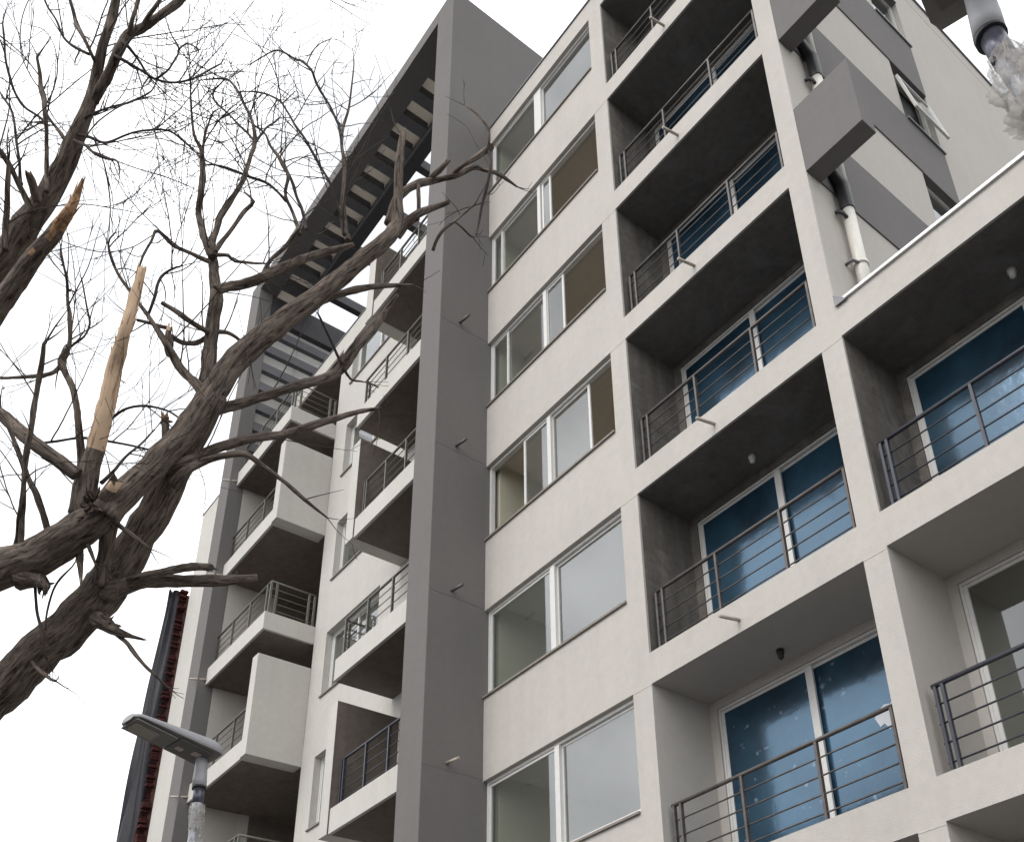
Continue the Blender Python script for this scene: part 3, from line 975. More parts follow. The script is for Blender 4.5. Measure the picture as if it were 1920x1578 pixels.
M['polefilm'] = simple('film_wrapped_pole', (0.40, 0.41, 0.44), 0.35, 0.1, 0.22, 16)
M['poledark'] = simple('dark_galvanised_pole', (0.10, 0.10, 0.13), 0.35, 0.5, 0.3, 30)
M['lampcover'] = simple('lamp_gear_cover', (0.125, 0.115, 0.105), 0.5, 0.1, 0.1)
lampA, wA = street_lamp((-0.295, -4.54, 4.81), 'grey street lamp with flat head in front of the lower left balconies', 1.0, 0.045)
lampB, wB = street_lamp((6.575, -4.69, 4.965), 'close grey street lamp in the top right corner, its head cut by the edge', 1.15, 0.044, -0.2)

def crumple(lamp, w, label, seed, zt, zb, rr, flaps, side=Vector((1, 0.3, 0))):
    rnd = random.Random(seed)
    bm = bmesh.new()
    sh = Vector((seed * 3.7, 0, 0))
    R = []
    NZ, NA = 30, 34
    NZ, NA = 40, 60
    for i in range(NZ + 1):
        q = i / NZ
        c = w((0.012 + 0.04 * q, 0, zt + (zb - zt) * q))
        row = []
        for k in range(NA):
            a = 2 * math.pi * k / NA
            d = Vector((math.cos(a), math.sin(a), 0))
            bias = max(0, d.dot(side.normalized()))
            e = math.sin(min(1, q * 1.15) * math.pi) ** 0.6 if q < 0.87 else 0.05
            p = Vector((d.x * 2.2, d.y * 2.2, q * 2.2)) + sh
            fold = abs(noise.noise(p * 1.6)) * 1.1 + abs(noise.noise(Vector((p.x * 5, p.y * 5, p.z * 1.6)))) * 0.7 + 0.25 * abs(noise.noise(p * 9))
            r = 0.047 + rr * (0.15 + e) * (0.45 + 0.55 * bias) * fold + 0.006 * noise.noise(p * 21)
            row.append(bm.verts.new(c + d * r + Vector((0, 0, 0.025 * noise.noise(p * 3.0)))))
        R.append(row)
    for i in range(NZ):
        for k in range(NA):
            if noise.noise(Vector((k * 0.21, i * 0.16, seed * 3.0))) > 0.26: continue      # tears
            bm.faces.new((R[i][k], R[i][(k + 1) % NA], R[i + 1][(k + 1) % NA], R[i + 1][k]))
    for (z, dx, dy, l, wd) in flaps:      # torn tongues hanging off the bundle
        prev = None
        n = 14
        for i in range(n + 1):
            q = i / n
            c = w((0.03, 0, z)) + Vector((dx * (0.06 + 0.8 * q - 0.45 * q * q), dy * (0.06 + 0.8 * q - 0.4 * q * q), -l * q ** 1.2))
            row = []
            for j in range(6):
                u = (j / 5 - 0.5) * wd * (1 - 0.55 * q)
                nn = noise.noise(Vector((i * 0.45, j * 0.9, z * 9 + seed)))
                row.append(bm.verts.new(c + Vector((-dy, dx, 0)).normalized() * u + Vector((dx, dy, 0)).normalized() * nn * 0.07 + Vector((0, 0, nn * 0.03))))
            if prev:
                for j in range(5): bm.faces.new((prev[j], prev[j + 1], row[j + 1], row[j]))
            prev = row
    for f in bm.faces: f.smooth = True
    o = obj('plastic_wrapping', bm, M['plastic'], None, loc=lamp.location)
    tag(o, label, 'plastic wrapping', 'torn plastic on the lamp poles')
    return o
crumple(lampA, wA, 'torn pale plastic hanging off the pole of the lower left street lamp', 2, -0.13, -0.34, 0.022,
        [(-0.17, 0.13, 0.02, 0.24, 0.08), (-0.27, 0.17, 0.03, 0.20, 0.07), (-0.22, 0.09, -0.05, 0.30, 0.08)])
crumple(lampB, wB, 'crumpled pale plastic bunched round the pole of the top right street lamp', 5, -0.10, -0.44, 0.040,
        [(-0.30, -0.10, -0.06, 0.17, 0.10), (-0.22, -0.13, 0.02, 0.2, 0.10), (-0.2, 0.16, 0.05, 0.3, 0.12), (-0.12, 0.10, -0.1, 0.25, 0.12)], Vector((-0.6, -0.4, 0)))

# ------------------------------------------------------------------ bare, broken street tree (kind, twig density, branch points: x, y, z, radius)
TREE=[
('branch',0.90,[-2.636,-6.825,3.379,0.2339,-2.023,-6.759,4.040,0.1949,-1.274,-6.474,4.614,0.1713,-0.764,-6.222,4.935,0.1556,-0.305,-5.986,5.215,0.1476,-0.021,-5.861,5.412,0.1398,0.168,-5.764,5.526,0.1396,0.351,-5.686,5.656,0.1394,0.501,-5.631,5.773,0.1391,0.618,-5.598,5.875,0.1207,0.804,-5.559,6.053,0.1132,0.992,-5.517,6.229,0.1056,1.160,-5.497,6.406,0.0945,1.287,-5.486,6.545,0.0871,1.450,-5.451,6.699,0.0725,1.621,-5.433,6.788,0.0503]),
('branch',0.25,[0.611,-5.699,5.729,0.0611,0.761,-5.736,5.826,0.0462,0.901,-5.778,5.986,0.0566,1.000,-5.800,6.069,0.0704]),
('branch',0.90,[1.076,-5.857,5.930,0.0963,1.180,-5.758,6.129,0.0871,1.298,-5.645,6.344,0.0847,1.414,-5.544,6.565,0.0858,1.548,-5.457,6.864,0.0871,1.672,-5.375,7.127,0.0809,1.806,-5.248,7.337,0.0782,1.952,-5.100,7.546,0.0716,2.103,-4.950,7.758,0.0648,2.265,-4.800,7.993,0.0579,2.404,-4.704,8.118,0.0542,2.430,-4.631,8.335,0.0473,2.480,-4.664,8.496,0.0356,2.585,-4.731,8.752,0.0317,2.640,-4.742,9.103,0.0201]),
('branch',0.25,[-1.746,-6.818,4.377,0.1637,-0.895,-6.839,5.222,0.1455,-0.164,-6.607,5.683,0.1430,0.333,-6.254,5.762,0.1342,0.563,-6.094,5.801,0.1264,0.782,-5.973,5.876,0.1152,0.954,-5.889,5.948,0.1113,1.073,-5.824,5.990,0.0901]),
('broken_branch',0.90,[0.889,-5.955,6.000,0.0838,0.997,-5.988,6.202,0.0699,1.080,-6.002,6.341,0.0595,1.224,-6.018,6.573,0.0560,1.366,-6.048,6.871,0.0493,1.561,-6.072,7.032,0.0401,1.631,-6.076,7.264,0.0334,1.703,-6.086,7.465,0.0248]),
('broken_branch',0.90,[1.152,-5.551,6.492,0.0364,1.260,-5.625,6.575,0.0325,1.281,-5.667,6.728,0.0217]),
('branch',0.25,[0.718,-6.751,6.768,0.0315,0.794,-6.510,6.601,0.0421,0.971,-6.346,6.358,0.0481,1.045,-6.182,6.236,0.0446,1.071,-6.062,6.161,0.0413]),
('branch',0.90,[0.860,-5.971,6.188,0.0283,0.965,-6.062,6.435,0.0248,1.067,-6.191,6.771,0.0213,1.020,-6.265,6.965,0.0216,0.981,-6.304,7.087,0.0290,1.091,-6.311,7.151,0.0144,1.160,-6.347,7.294,0.0144,1.127,-6.388,7.501,0.0110,1.141,-6.442,7.660,0.0092,1.232,-6.524,7.807,0.0073]),
('branch',0.90,[0.559,-6.205,5.782,0.0209,0.654,-6.240,5.928,0.0173,1.027,-6.369,6.218,0.0169,1.165,-6.397,6.360,0.0168,1.281,-6.431,6.594,0.0168,1.493,-6.478,6.732,0.0116]),
('branch',0.90,[0.600,-6.012,5.866,0.0212,0.620,-6.075,5.958,0.0212,0.710,-6.203,6.151,0.0211,0.697,-6.284,6.281,0.0176,0.650,-6.439,6.600,0.0143,0.647,-6.534,6.758,0.0108]),
('branch',0.90,[0.425,-6.207,5.798,0.0141,0.516,-6.233,5.907,0.0123,0.750,-6.287,5.977,0.0103,0.929,-6.328,6.093,0.0136,1.036,-6.370,6.269,0.0135]),
('branch',0.90,[-2.285,-6.783,4.223,0.1705,-1.286,-6.962,5.529,0.1447,-0.374,-7.014,6.599,0.1200,0.247,-6.948,7.216,0.1040,0.696,-6.872,7.631,0.0922,0.973,-6.781,7.838,0.0918,1.121,-6.751,7.969,0.0879,1.322,-6.693,8.128,0.0730,1.516,-6.663,8.309,0.0619,1.711,-6.658,8.434,0.0505,1.816,-6.654,8.614,0.0434,1.839,-6.658,8.749,0.0364,1.990,-6.687,8.826,0.0324,2.121,-6.702,8.929,0.0286,2.133,-6.698,9.084,0.0325,2.211,-6.715,9.175,0.0288,2.387,-6.749,9.260,0.0213,2.516,-6.795,9.525,0.0143]),
('branch',0.90,[1.825,-6.635,8.609,0.0326,2.058,-6.617,8.660,0.0320,2.190,-6.609,8.763,0.0319,2.224,-6.585,8.897,0.0321,2.339,-6.538,8.863,0.0283,2.498,-6.472,8.855,0.0245,2.576,-6.399,8.993,0.0247,2.759,-6.344,9.027,0.0210,3.024,-6.253,9.080,0.0138]),
('branch',0.90,[2.274,-6.593,8.826,0.0177,2.391,-6.611,8.880,0.0140,2.434,-6.608,9.026,0.0141,2.491,-6.606,9.275,0.0107]),
('branch',0.90,[2.341,-6.546,8.844,0.0141,2.556,-6.517,8.795,0.0138,2.630,-6.496,8.883,0.0104,2.760,-6.480,8.957,0.0069]),
('broken_branch',0.90,[0.331,-6.918,7.017,0.0802,0.741,-6.795,7.233,0.0755,0.986,-6.736,7.376,0.0713,1.170,-6.690,7.480,0.0638,1.349,-6.642,7.577,0.0564,1.533,-6.595,7.665,0.0437,1.680,-6.572,7.705,0.0329,1.710,-6.561,7.842,0.0209,1.762,-6.562,7.871,0.0087]),
('branch',0.90,[1.974,-6.708,8.795,0.0126,2.007,-6.760,8.838,0.0107,2.022,-6.799,8.878,0.0125,1.957,-6.857,9.059,0.0181,1.925,-6.893,9.171,0.0128,1.968,-6.949,9.239,0.0109,1.980,-7.029,9.406,0.0073]),
('branch',0.90,[1.967,-6.751,8.839,0.0108,1.853,-6.891,8.997,0.0091,1.832,-6.984,9.156,0.0073,1.744,-7.079,9.413,0.0074]),
('branch',0.90,[1.598,-6.685,8.356,0.0145,1.578,-6.769,8.469,0.0127,1.583,-6.860,8.560,0.0109,1.561,-6.897,8.711,0.0183,1.503,-6.954,8.939,0.0149,1.538,-7.015,9.112,0.0093]),
('branch',0.90,[1.427,-6.710,8.030,0.0179,1.451,-6.779,8.365,0.0146,1.514,-6.859,8.631,0.0147,1.489,-6.919,8.869,0.0111]),
('branch',0.90,[1.447,-6.844,8.631,0.0092,1.344,-7.018,8.830,0.0093,1.377,-7.127,8.970,0.0093,1.420,-7.219,9.212,0.0075,1.390,-7.270,9.457,0.0057]),
('broken_branch',0.90,[1.367,-6.734,7.965,0.0323,1.431,-6.793,8.011,0.0285,1.538,-6.839,7.975,0.0210]),
('branch',0.90,[1.314,-6.754,7.906,0.0215,1.358,-6.877,8.062,0.0178,1.447,-6.972,8.102,0.0176,1.484,-7.068,8.151,0.0140]),
('branch',0.90,[1.271,-6.855,8.159,0.0145,1.258,-6.878,8.238,0.0109,1.365,-6.949,8.391,0.0091,1.410,-7.038,8.604,0.0091,1.339,-7.129,8.801,0.0074]),
('branch',0.90,[1.207,-6.817,7.582,0.0211,1.269,-6.861,7.748,0.0212,1.478,-6.934,7.884,0.0173,1.580,-6.969,7.966,0.0103]),
('branch',0.90,[1.780,-6.650,8.463,0.0108,1.862,-6.601,8.474,0.0086,1.913,-6.518,8.556,0.0072,1.906,-6.404,8.754,0.0074,1.995,-6.339,8.810,0.0055,2.035,-6.335,8.856,0.0044]),
('branch',0.90,[1.710,-6.653,8.370,0.0108,1.771,-6.594,8.324,0.0100,1.800,-6.540,8.295,0.0089,1.761,-6.467,8.400,0.0073,1.868,-6.345,8.498,0.0073,1.967,-6.194,8.534,0.0074,1.910,-6.034,8.599,0.0064,1.923,-5.929,8.523,0.0049]),
('branch',0.90,[1.678,-6.665,8.340,0.0115,1.791,-6.610,8.196,0.0106,1.895,-6.548,8.049,0.0087,1.918,-6.480,8.035,0.0087,2.009,-6.426,7.947,0.0069,2.086,-6.406,7.762,0.0044]),
('branch',0.90,[2.148,-6.633,8.722,0.0113,2.205,-6.570,8.642,0.0106,2.187,-6.472,8.671,0.0089,2.142,-6.358,8.738,0.0091,2.227,-6.249,8.697,0.0072,2.278,-6.129,8.814,0.0073,2.313,-6.013,9.044,0.0056]),
('branch',0.90,[2.224,-6.616,8.795,0.0124,2.265,-6.564,8.711,0.0106,2.211,-6.496,8.723,0.0089,2.123,-6.417,8.769,0.0091,2.160,-6.359,8.707,0.0072]),
('branch',0.90,[2.142,-6.357,8.733,0.0073,2.241,-6.304,8.787,0.0065,2.235,-6.281,9.009,0.0074,2.204,-6.338,9.188,0.0056,2.236,-6.395,9.247,0.0045]),
('branch',0.90,[2.329,-6.295,8.869,0.0061,2.388,-6.263,8.917,0.0054,2.338,-6.175,8.998,0.0044,2.294,-6.203,9.007,0.0037]),
('branch',0.90,[1.331,-5.456,6.833,0.0554,1.414,-5.476,6.980,0.0518,1.430,-5.498,7.310,0.0490,1.519,-5.536,7.525,0.0454,1.615,-5.570,7.630,0.0452,1.607,-5.606,7.829,0.0380,1.596,-5.647,8.044,0.0346]),
('branch',0.90,[1.657,-5.655,7.956,0.0304,1.634,-5.720,8.093,0.0268,1.581,-5.772,8.335,0.0233,1.593,-5.799,8.413,0.0234,1.681,-5.827,8.503,0.0233,1.688,-5.844,8.686,0.0235,1.667,-5.886,8.951,0.0159,1.680,-5.956,9.043,0.0119,1.745,-6.035,9.249,0.0080,1.734,-6.066,9.463,0.0056]),
('branch',0.90,[1.745,-5.879,8.775,0.0117,1.756,-5.906,9.019,0.0099,1.719,-5.888,9.194,0.0080,1.767,-5.873,9.307,0.0056]),
('branch',0.90,[1.665,-5.657,7.969,0.0266,1.668,-5.677,8.138,0.0230,1.661,-5.649,8.416,0.0235,1.777,-5.604,8.600,0.0197,1.847,-5.591,8.717,0.0178,1.826,-5.576,8.934,0.0160,1.861,-5.572,9.114,0.0162,1.910,-5.625,9.201,0.0121,1.882,-5.691,9.394,0.0102,1.804,-5.756,9.630,0.0083,1.759,-5.834,9.754,0.0083,1.632,-5.968,9.774,0.0050]),
('branch',0.90,[1.685,-5.652,7.988,0.0171,1.760,-5.583,8.245,0.0154,1.784,-5.522,8.439,0.0157,1.870,-5.508,8.455,0.0117,1.853,-5.569,8.518,0.0078]),
('branch',0.90,[1.676,-5.645,7.968,0.0152,1.733,-5.574,7.960,0.0133,1.714,-5.515,7.961,0.0115,1.943,-5.377,7.822,0.0068]),
('branch',0.90,[1.626,-5.667,7.933,0.0190,1.601,-5.782,7.948,0.0151,1.523,-5.888,8.017,0.0133,1.504,-6.008,8.106,0.0114,1.514,-6.037,7.985,0.0094,1.486,-6.064,7.826,0.0082,1.408,-6.056,7.787,0.0060]),
('branch',0.90,[1.653,-5.590,7.662,0.0338,1.665,-5.528,7.733,0.0341,1.657,-5.421,7.845,0.0346,1.776,-5.321,7.883,0.0384,1.855,-5.176,8.050,0.0312,1.911,-4.982,8.255,0.0279,2.036,-4.874,8.275,0.0239,2.061,-4.796,8.351,0.0161]),
('branch',0.90,[1.775,-5.324,7.904,0.0192,1.773,-5.297,8.067,0.0156,1.879,-5.218,8.224,0.0157,2.008,-5.193,8.273,0.0078]),
('branch',0.90,[2.027,-4.826,8.397,0.0242,2.006,-4.861,8.584,0.0204,2.068,-4.912,8.694,0.0183,2.141,-4.964,9.024,0.0152,2.126,-5.008,9.381,0.0126,2.206,-5.008,9.659,0.0085,2.307,-5.049,9.840,0.0068,2.331,-5.071,10.086,0.0047]),
('branch',0.90,[2.132,-5.006,9.369,0.0113,2.098,-5.063,9.593,0.0093,2.072,-5.239,9.898,0.0107,2.095,-5.303,9.975,0.0106,2.022,-5.370,10.129,0.0099,1.954,-5.398,10.220,0.0087,1.853,-5.540,10.314,0.0065,1.660,-5.666,10.253,0.0048]),
('branch',0.90,[2.030,-4.862,8.438,0.0129,2.008,-4.916,8.691,0.0123,2.034,-5.029,8.908,0.0102,1.996,-5.218,9.228,0.0103,1.908,-5.392,9.597,0.0084,1.826,-5.460,9.784,0.0085,1.708,-5.598,9.886,0.0064,1.647,-5.698,9.872,0.0047]),
('branch',0.90,[1.977,-5.176,8.247,0.0156,1.922,-5.198,8.444,0.0139,1.899,-5.289,8.672,0.0120,1.972,-5.321,8.775,0.0140,1.942,-5.366,8.926,0.0161,1.851,-5.446,9.174,0.0103,1.836,-5.509,9.291,0.0082,1.811,-5.613,9.357,0.0066]),
('branch',0.90,[2.022,-5.146,8.283,0.0117,1.964,-5.152,8.456,0.0119,1.919,-5.255,8.790,0.0121,1.919,-5.342,8.965,0.0089]),
('branch',0.90,[1.815,-5.254,8.723,0.0101,1.759,-5.383,8.874,0.0102,1.679,-5.526,8.939,0.0102,1.642,-5.690,8.939,0.0081,1.614,-5.812,8.895,0.0060]),
('branch',0.90,[1.853,-5.560,9.121,0.0101,1.796,-5.485,9.428,0.0083,1.786,-5.402,9.640,0.0068]),
('branch',0.90,[1.848,-5.567,9.121,0.0089,1.713,-5.707,9.419,0.0083,1.564,-5.847,9.716,0.0084,1.588,-5.871,9.788,0.0067,1.674,-5.840,9.835,0.0050]),
('branch',0.90,[1.539,-5.503,6.795,0.0396,1.527,-5.562,6.882,0.0325,1.428,-5.637,7.032,0.0293,1.391,-5.702,7.142,0.0294,1.431,-5.776,7.194,0.0256,1.401,-5.933,7.408,0.0147,1.311,-6.055,7.631,0.0130,1.237,-6.169,7.849,0.0113,1.279,-6.261,8.005,0.0075,1.367,-6.249,8.043,0.0052]),
('broken_branch',0.90,[1.317,-5.726,7.238,0.0298,1.426,-5.774,7.240,0.0257,1.450,-5.792,7.325,0.0184]),
('branch',0.90,[1.374,-5.795,7.404,0.0149,1.401,-5.896,7.355,0.0128,1.358,-5.983,7.366,0.0110]),
('branch',0.90,[1.378,-5.751,7.347,0.0186,1.416,-5.691,7.297,0.0186,1.388,-5.587,7.382,0.0189,1.447,-5.534,7.439,0.0151]),
('branch',0.90,[1.499,-5.552,7.416,0.0188,1.521,-5.731,7.425,0.0185,1.485,-5.826,7.485,0.0166,1.463,-5.878,7.516,0.0148]),
('branch',0.90,[1.315,-5.915,7.502,0.0112,1.398,-5.917,7.611,0.0112,1.374,-5.910,7.783,0.0113,1.364,-5.882,7.890,0.0095,1.476,-5.816,7.910,0.0076]),
('branch',0.15,[1.493,-5.557,7.417,0.0150,1.513,-5.419,7.479,0.0152,1.457,-5.289,7.515,0.0116,1.460,-5.222,7.416,0.0077]),
('branch',0.12,[2.318,-4.648,8.436,0.0360,2.377,-4.646,8.588,0.0321,2.461,-4.634,8.638,0.0320,2.495,-4.520,8.815,0.0285,2.567,-4.379,8.914,0.0247,2.666,-4.312,8.901,0.0246,2.720,-4.170,9.067,0.0208,2.728,-4.086,9.106,0.0168,2.812,-3.987,9.040,0.0167,2.809,-3.815,9.041,0.0085]),
('branch',0.12,[2.651,-4.327,8.917,0.0164,2.773,-4.285,8.933,0.0163,2.822,-4.213,9.032,0.0205,2.856,-4.129,9.166,0.0249,2.909,-4.135,9.131,0.0247]),
('branch',0.12,[2.873,-4.135,9.140,0.0145,2.951,-4.185,9.253,0.0111,2.901,-4.263,9.433,0.0104,2.824,-4.324,9.577,0.0059]),
('branch',0.12,[2.880,-4.130,9.142,0.0132,2.881,-4.124,8.915,0.0122,2.794,-4.102,8.752,0.0122,2.697,-4.083,8.590,0.0102,2.677,-4.100,8.385,0.0072]),
('branch',0.12,[2.289,-4.567,8.409,0.0402,2.379,-4.527,8.481,0.0362,2.469,-4.490,8.516,0.0321,2.479,-4.399,8.641,0.0244,2.525,-4.335,8.688,0.0204,2.608,-4.310,8.658,0.0162]),
('broken_branch',0.12,[2.543,-4.436,8.917,0.0205,2.640,-4.429,8.891,0.0203,2.706,-4.405,8.927,0.0162]),
('branch',0.12,[2.390,-4.299,8.336,0.0142,2.527,-4.316,8.390,0.0128,2.621,-4.270,8.452,0.0100,2.645,-4.203,8.565,0.0089,2.748,-4.175,8.579,0.0081]),
('branch',0.12,[2.580,-4.245,8.513,0.0089,2.631,-4.205,8.445,0.0081,2.603,-4.085,8.446,0.0065]),
('branch',0.12,[2.514,-4.521,8.775,0.0162,2.499,-4.499,8.611,0.0161,2.466,-4.486,8.462,0.0160]),
('branch',0.15,[1.901,-5.060,7.592,0.0305,1.903,-4.957,7.764,0.0310,2.060,-4.779,7.858,0.0273,2.127,-4.634,7.949,0.0237,2.141,-4.461,8.070,0.0161,2.238,-4.366,8.055,0.0064]),
('branch',0.15,[1.308,-5.485,6.688,0.0403,1.385,-5.388,6.841,0.0370,1.456,-5.119,7.076,0.0343,1.643,-4.924,7.164,0.0345,1.694,-4.716,7.338,0.0353,1.739,-4.641,7.449,0.0435,1.884,-4.591,7.611,0.0396,1.922,-4.501,7.799,0.0362,1.962,-4.432,7.993,0.0244,2.076,-4.405,8.071,0.0122]),
('branch',0.15,[1.775,-4.663,7.433,0.0126,1.794,-4.776,7.585,0.0102,1.880,-4.925,7.675,0.0070]),
('branch',0.15,[1.772,-4.641,7.406,0.0118,1.745,-4.572,7.363,0.0087,1.855,-4.516,7.278,0.0055]),
('branch',0.15,[1.231,-5.585,6.338,0.0357,1.327,-5.502,6.383,0.0322,1.315,-5.390,6.519,0.0328,1.440,-5.243,6.600,0.0330,1.542,-5.118,6.647,0.0331,1.547,-4.938,6.769,0.0301,1.736,-4.735,6.858,0.0265,1.831,-4.557,6.972,0.0191,1.849,-4.420,7.073,0.0117,1.929,-4.389,7.046,0.0039]),
('branch',0.15,[1.230,-5.515,6.237,0.0392,1.329,-5.490,6.297,0.0320,1.337,-5.403,6.418,0.0289,1.430,-5.326,6.440,0.0252,1.580,-5.199,6.431,0.0215,1.543,-5.050,6.426,0.0182,1.594,-4.913,6.330,0.0146,1.658,-4.773,6.195,0.0127,1.617,-4.587,6.156,0.0066]),
('branch',0.15,[0.538,-5.662,5.688,0.0869,0.624,-5.560,5.743,0.0654,0.698,-5.482,5.764,0.0509,0.775,-5.261,5.819,0.0443,0.977,-5.078,5.782,0.0403,0.997,-4.942,5.838,0.0334,1.068,-4.811,5.870,0.0224]),
('branch',0.25,[0.621,-5.561,5.757,0.0327,0.800,-5.497,5.750,0.0252,0.851,-5.388,5.801,0.0254,0.980,-5.228,5.838,0.0291,1.126,-5.153,5.778,0.0216]),
('broken_branch',0.25,[0.457,-5.627,5.537,0.0652,0.553,-5.554,5.440,0.0394,0.607,-5.494,5.393,0.0250,0.627,-5.395,5.384,0.0054]),
('branch',0.25,[0.460,-5.502,5.475,0.0182,0.590,-5.464,5.353,0.0143,0.641,-5.381,5.233,0.0142,0.697,-5.254,5.102,0.0106]),
('branch',0.25,[0.923,-5.797,6.052,0.0248,1.034,-5.750,5.931,0.0174,1.080,-5.660,5.844,0.0139,1.089,-5.551,5.788,0.0087]),
('broken_branch',0.25,[1.103,-5.876,5.990,0.0516,1.196,-5.884,6.014,0.0444,1.270,-5.876,6.043,0.0374]),
('broken_branch',0.25,[0.431,-6.136,5.696,0.0915,0.519,-6.048,5.662,0.0561,0.594,-6.000,5.577,0.0243,0.550,-5.996,5.552,0.0070]),
('branch',0.25,[0.125,-5.904,5.267,0.0143,0.190,-5.836,5.169,0.0142,0.351,-5.779,5.059,0.0087]),
('branch',0.25,[0.432,-6.042,5.648,0.0106,0.368,-5.981,5.495,0.0106,0.404,-5.922,5.313,0.0105,0.338,-5.856,5.204,0.0088]),
('branch',0.25,[0.356,-5.910,5.402,0.0071,0.385,-5.932,5.589,0.0071,0.493,-5.924,5.704,0.0071,0.493,-5.857,5.883,0.0054]),
('broken_branch',0.25,[0.726,-5.919,5.941,0.0390,0.742,-5.869,5.738,0.0210,0.752,-5.833,5.566,0.0069]),
('branch',0.25,[0.778,-5.977,6.081,0.0142,0.862,-5.870,5.818,0.0139,0.908,-5.804,5.650,0.0069]),
('branch',0.90,[1.015,-5.904,6.209,0.0141,1.143,-5.869,6.254,0.0105,1.203,-5.808,6.380,0.0088,1.252,-5.705,6.609,0.0054]),
('branch',0.90,[0.836,-6.270,6.484,0.0088,0.984,-6.085,6.515,0.0089,1.102,-5.882,6.503,0.0089,1.130,-5.615,6.540,0.0066]),
('branch',0.90,[0.999,-6.287,7.167,0.0146,0.962,-6.312,7.032,0.0145,0.958,-6.377,6.938,0.0143,0.865,-6.495,6.910,0.0125,0.744,-6.603,6.941,0.0107]),
('branch',0.90,[0.982,-6.310,7.167,0.0109,1.052,-6.285,7.200,0.0091,1.142,-6.241,7.228,0.0073,1.114,-6.224,7.390,0.0074,1.098,-6.286,7.598,0.0059,1.154,-6.352,7.713,0.0048]),
('branch',0.90,[1.089,-5.960,6.681,0.0108,1.249,-5.894,6.695,0.0089,1.288,-5.793,6.746,0.0090,1.302,-5.659,6.765,0.0073,1.394,-5.548,6.639,0.0065])
]

TR = tag(empty('bare_tree', (-2.75, -6.85, 0)), 'leafless street tree with snapped, splintered limbs spreading across the left half', 'tree')
OFF = Vector((-2.75, -6.85, 0))

def smooth_path(P, step):
    """Catmull-Rom through (x,y,z,r)"""
    out = []
    n = len(P)
    for i in range(n - 1):
        p0, p1, p2, p3 = P[max(i - 1, 0)], P[i], P[i + 1], P[min(i + 2, n - 1)]
        l = (Vector(p2[:3]) - Vector(p1[:3])).length
        m = max(1, int(l / step))
        for j in range(m):
            t = j / m
            c = []
            for a in range(4):
                c.append(0.5 * (2 * p1[a] + (p2[a] - p0[a]) * t + (2 * p0[a] - 5 * p1[a] + 4 * p2[a] - p3[a]) * t * t + (3 * p1[a] - p0[a] - 3 * p2[a] + p3[a]) * t ** 3))
            out.append(c)
    out.append(list(P[-1]))
    return out

rnd = random.Random(21)
def rand_dir():
    while True:
        v = Vector((rnd.uniform(-1, 1), rnd.uniform(-1, 1), rnd.uniform(-1, 1)))
        if 0.05 < v.length < 1: return v.normalized()

TIPS = []
def twig(bm, p, d, length, r, depth):
    pts, rad = [p.copy()], [r]
    n = max(4, int(length / 0.045))
    curl = rand_dir() * rnd.uniform(0.05, 0.45)
    for i in range(n):
        d = (d + curl * 0.26 + rand_dir() * 0.085 + Vector((0, 0, 0.03))).normalized()
        p = p + d * (length / n)
        pts.append(p.copy()); rad.append(max(0.0018, r * (1 - 0.68 * (i + 1) / n)))
        if depth > 0 and rnd.random() < 0.19 and i > 0:
            twig(bm, p, (d + rand_dir() * 0.8).normalized(), length * rnd.uniform(.3, .6), rad[-1] * 0.8, depth - 1)
    tube(bm, pts, rad, 4, cap=False)
    TIPS.append((p.copy(), d.copy()))

# trunk below the frame carries the big limbs
tp = smooth_path([(-2.8, -6.85, 0.0, 0.34), (-2.75, -6.85, 0.5, 0.27), (-2.72, -6.84, 1.8, 0.25), (-2.66, -6.83, 2.9, 0.26), (-2.55, -6.82, 3.6, 0.24)], 0.08)
bm = bmesh.new(); tube(bm, [Vector(p[:3]) - OFF for p in tp], [p[3] for p in tp], 28, rough=0.16)
obj('trunk', bm, M['bark'], TR)

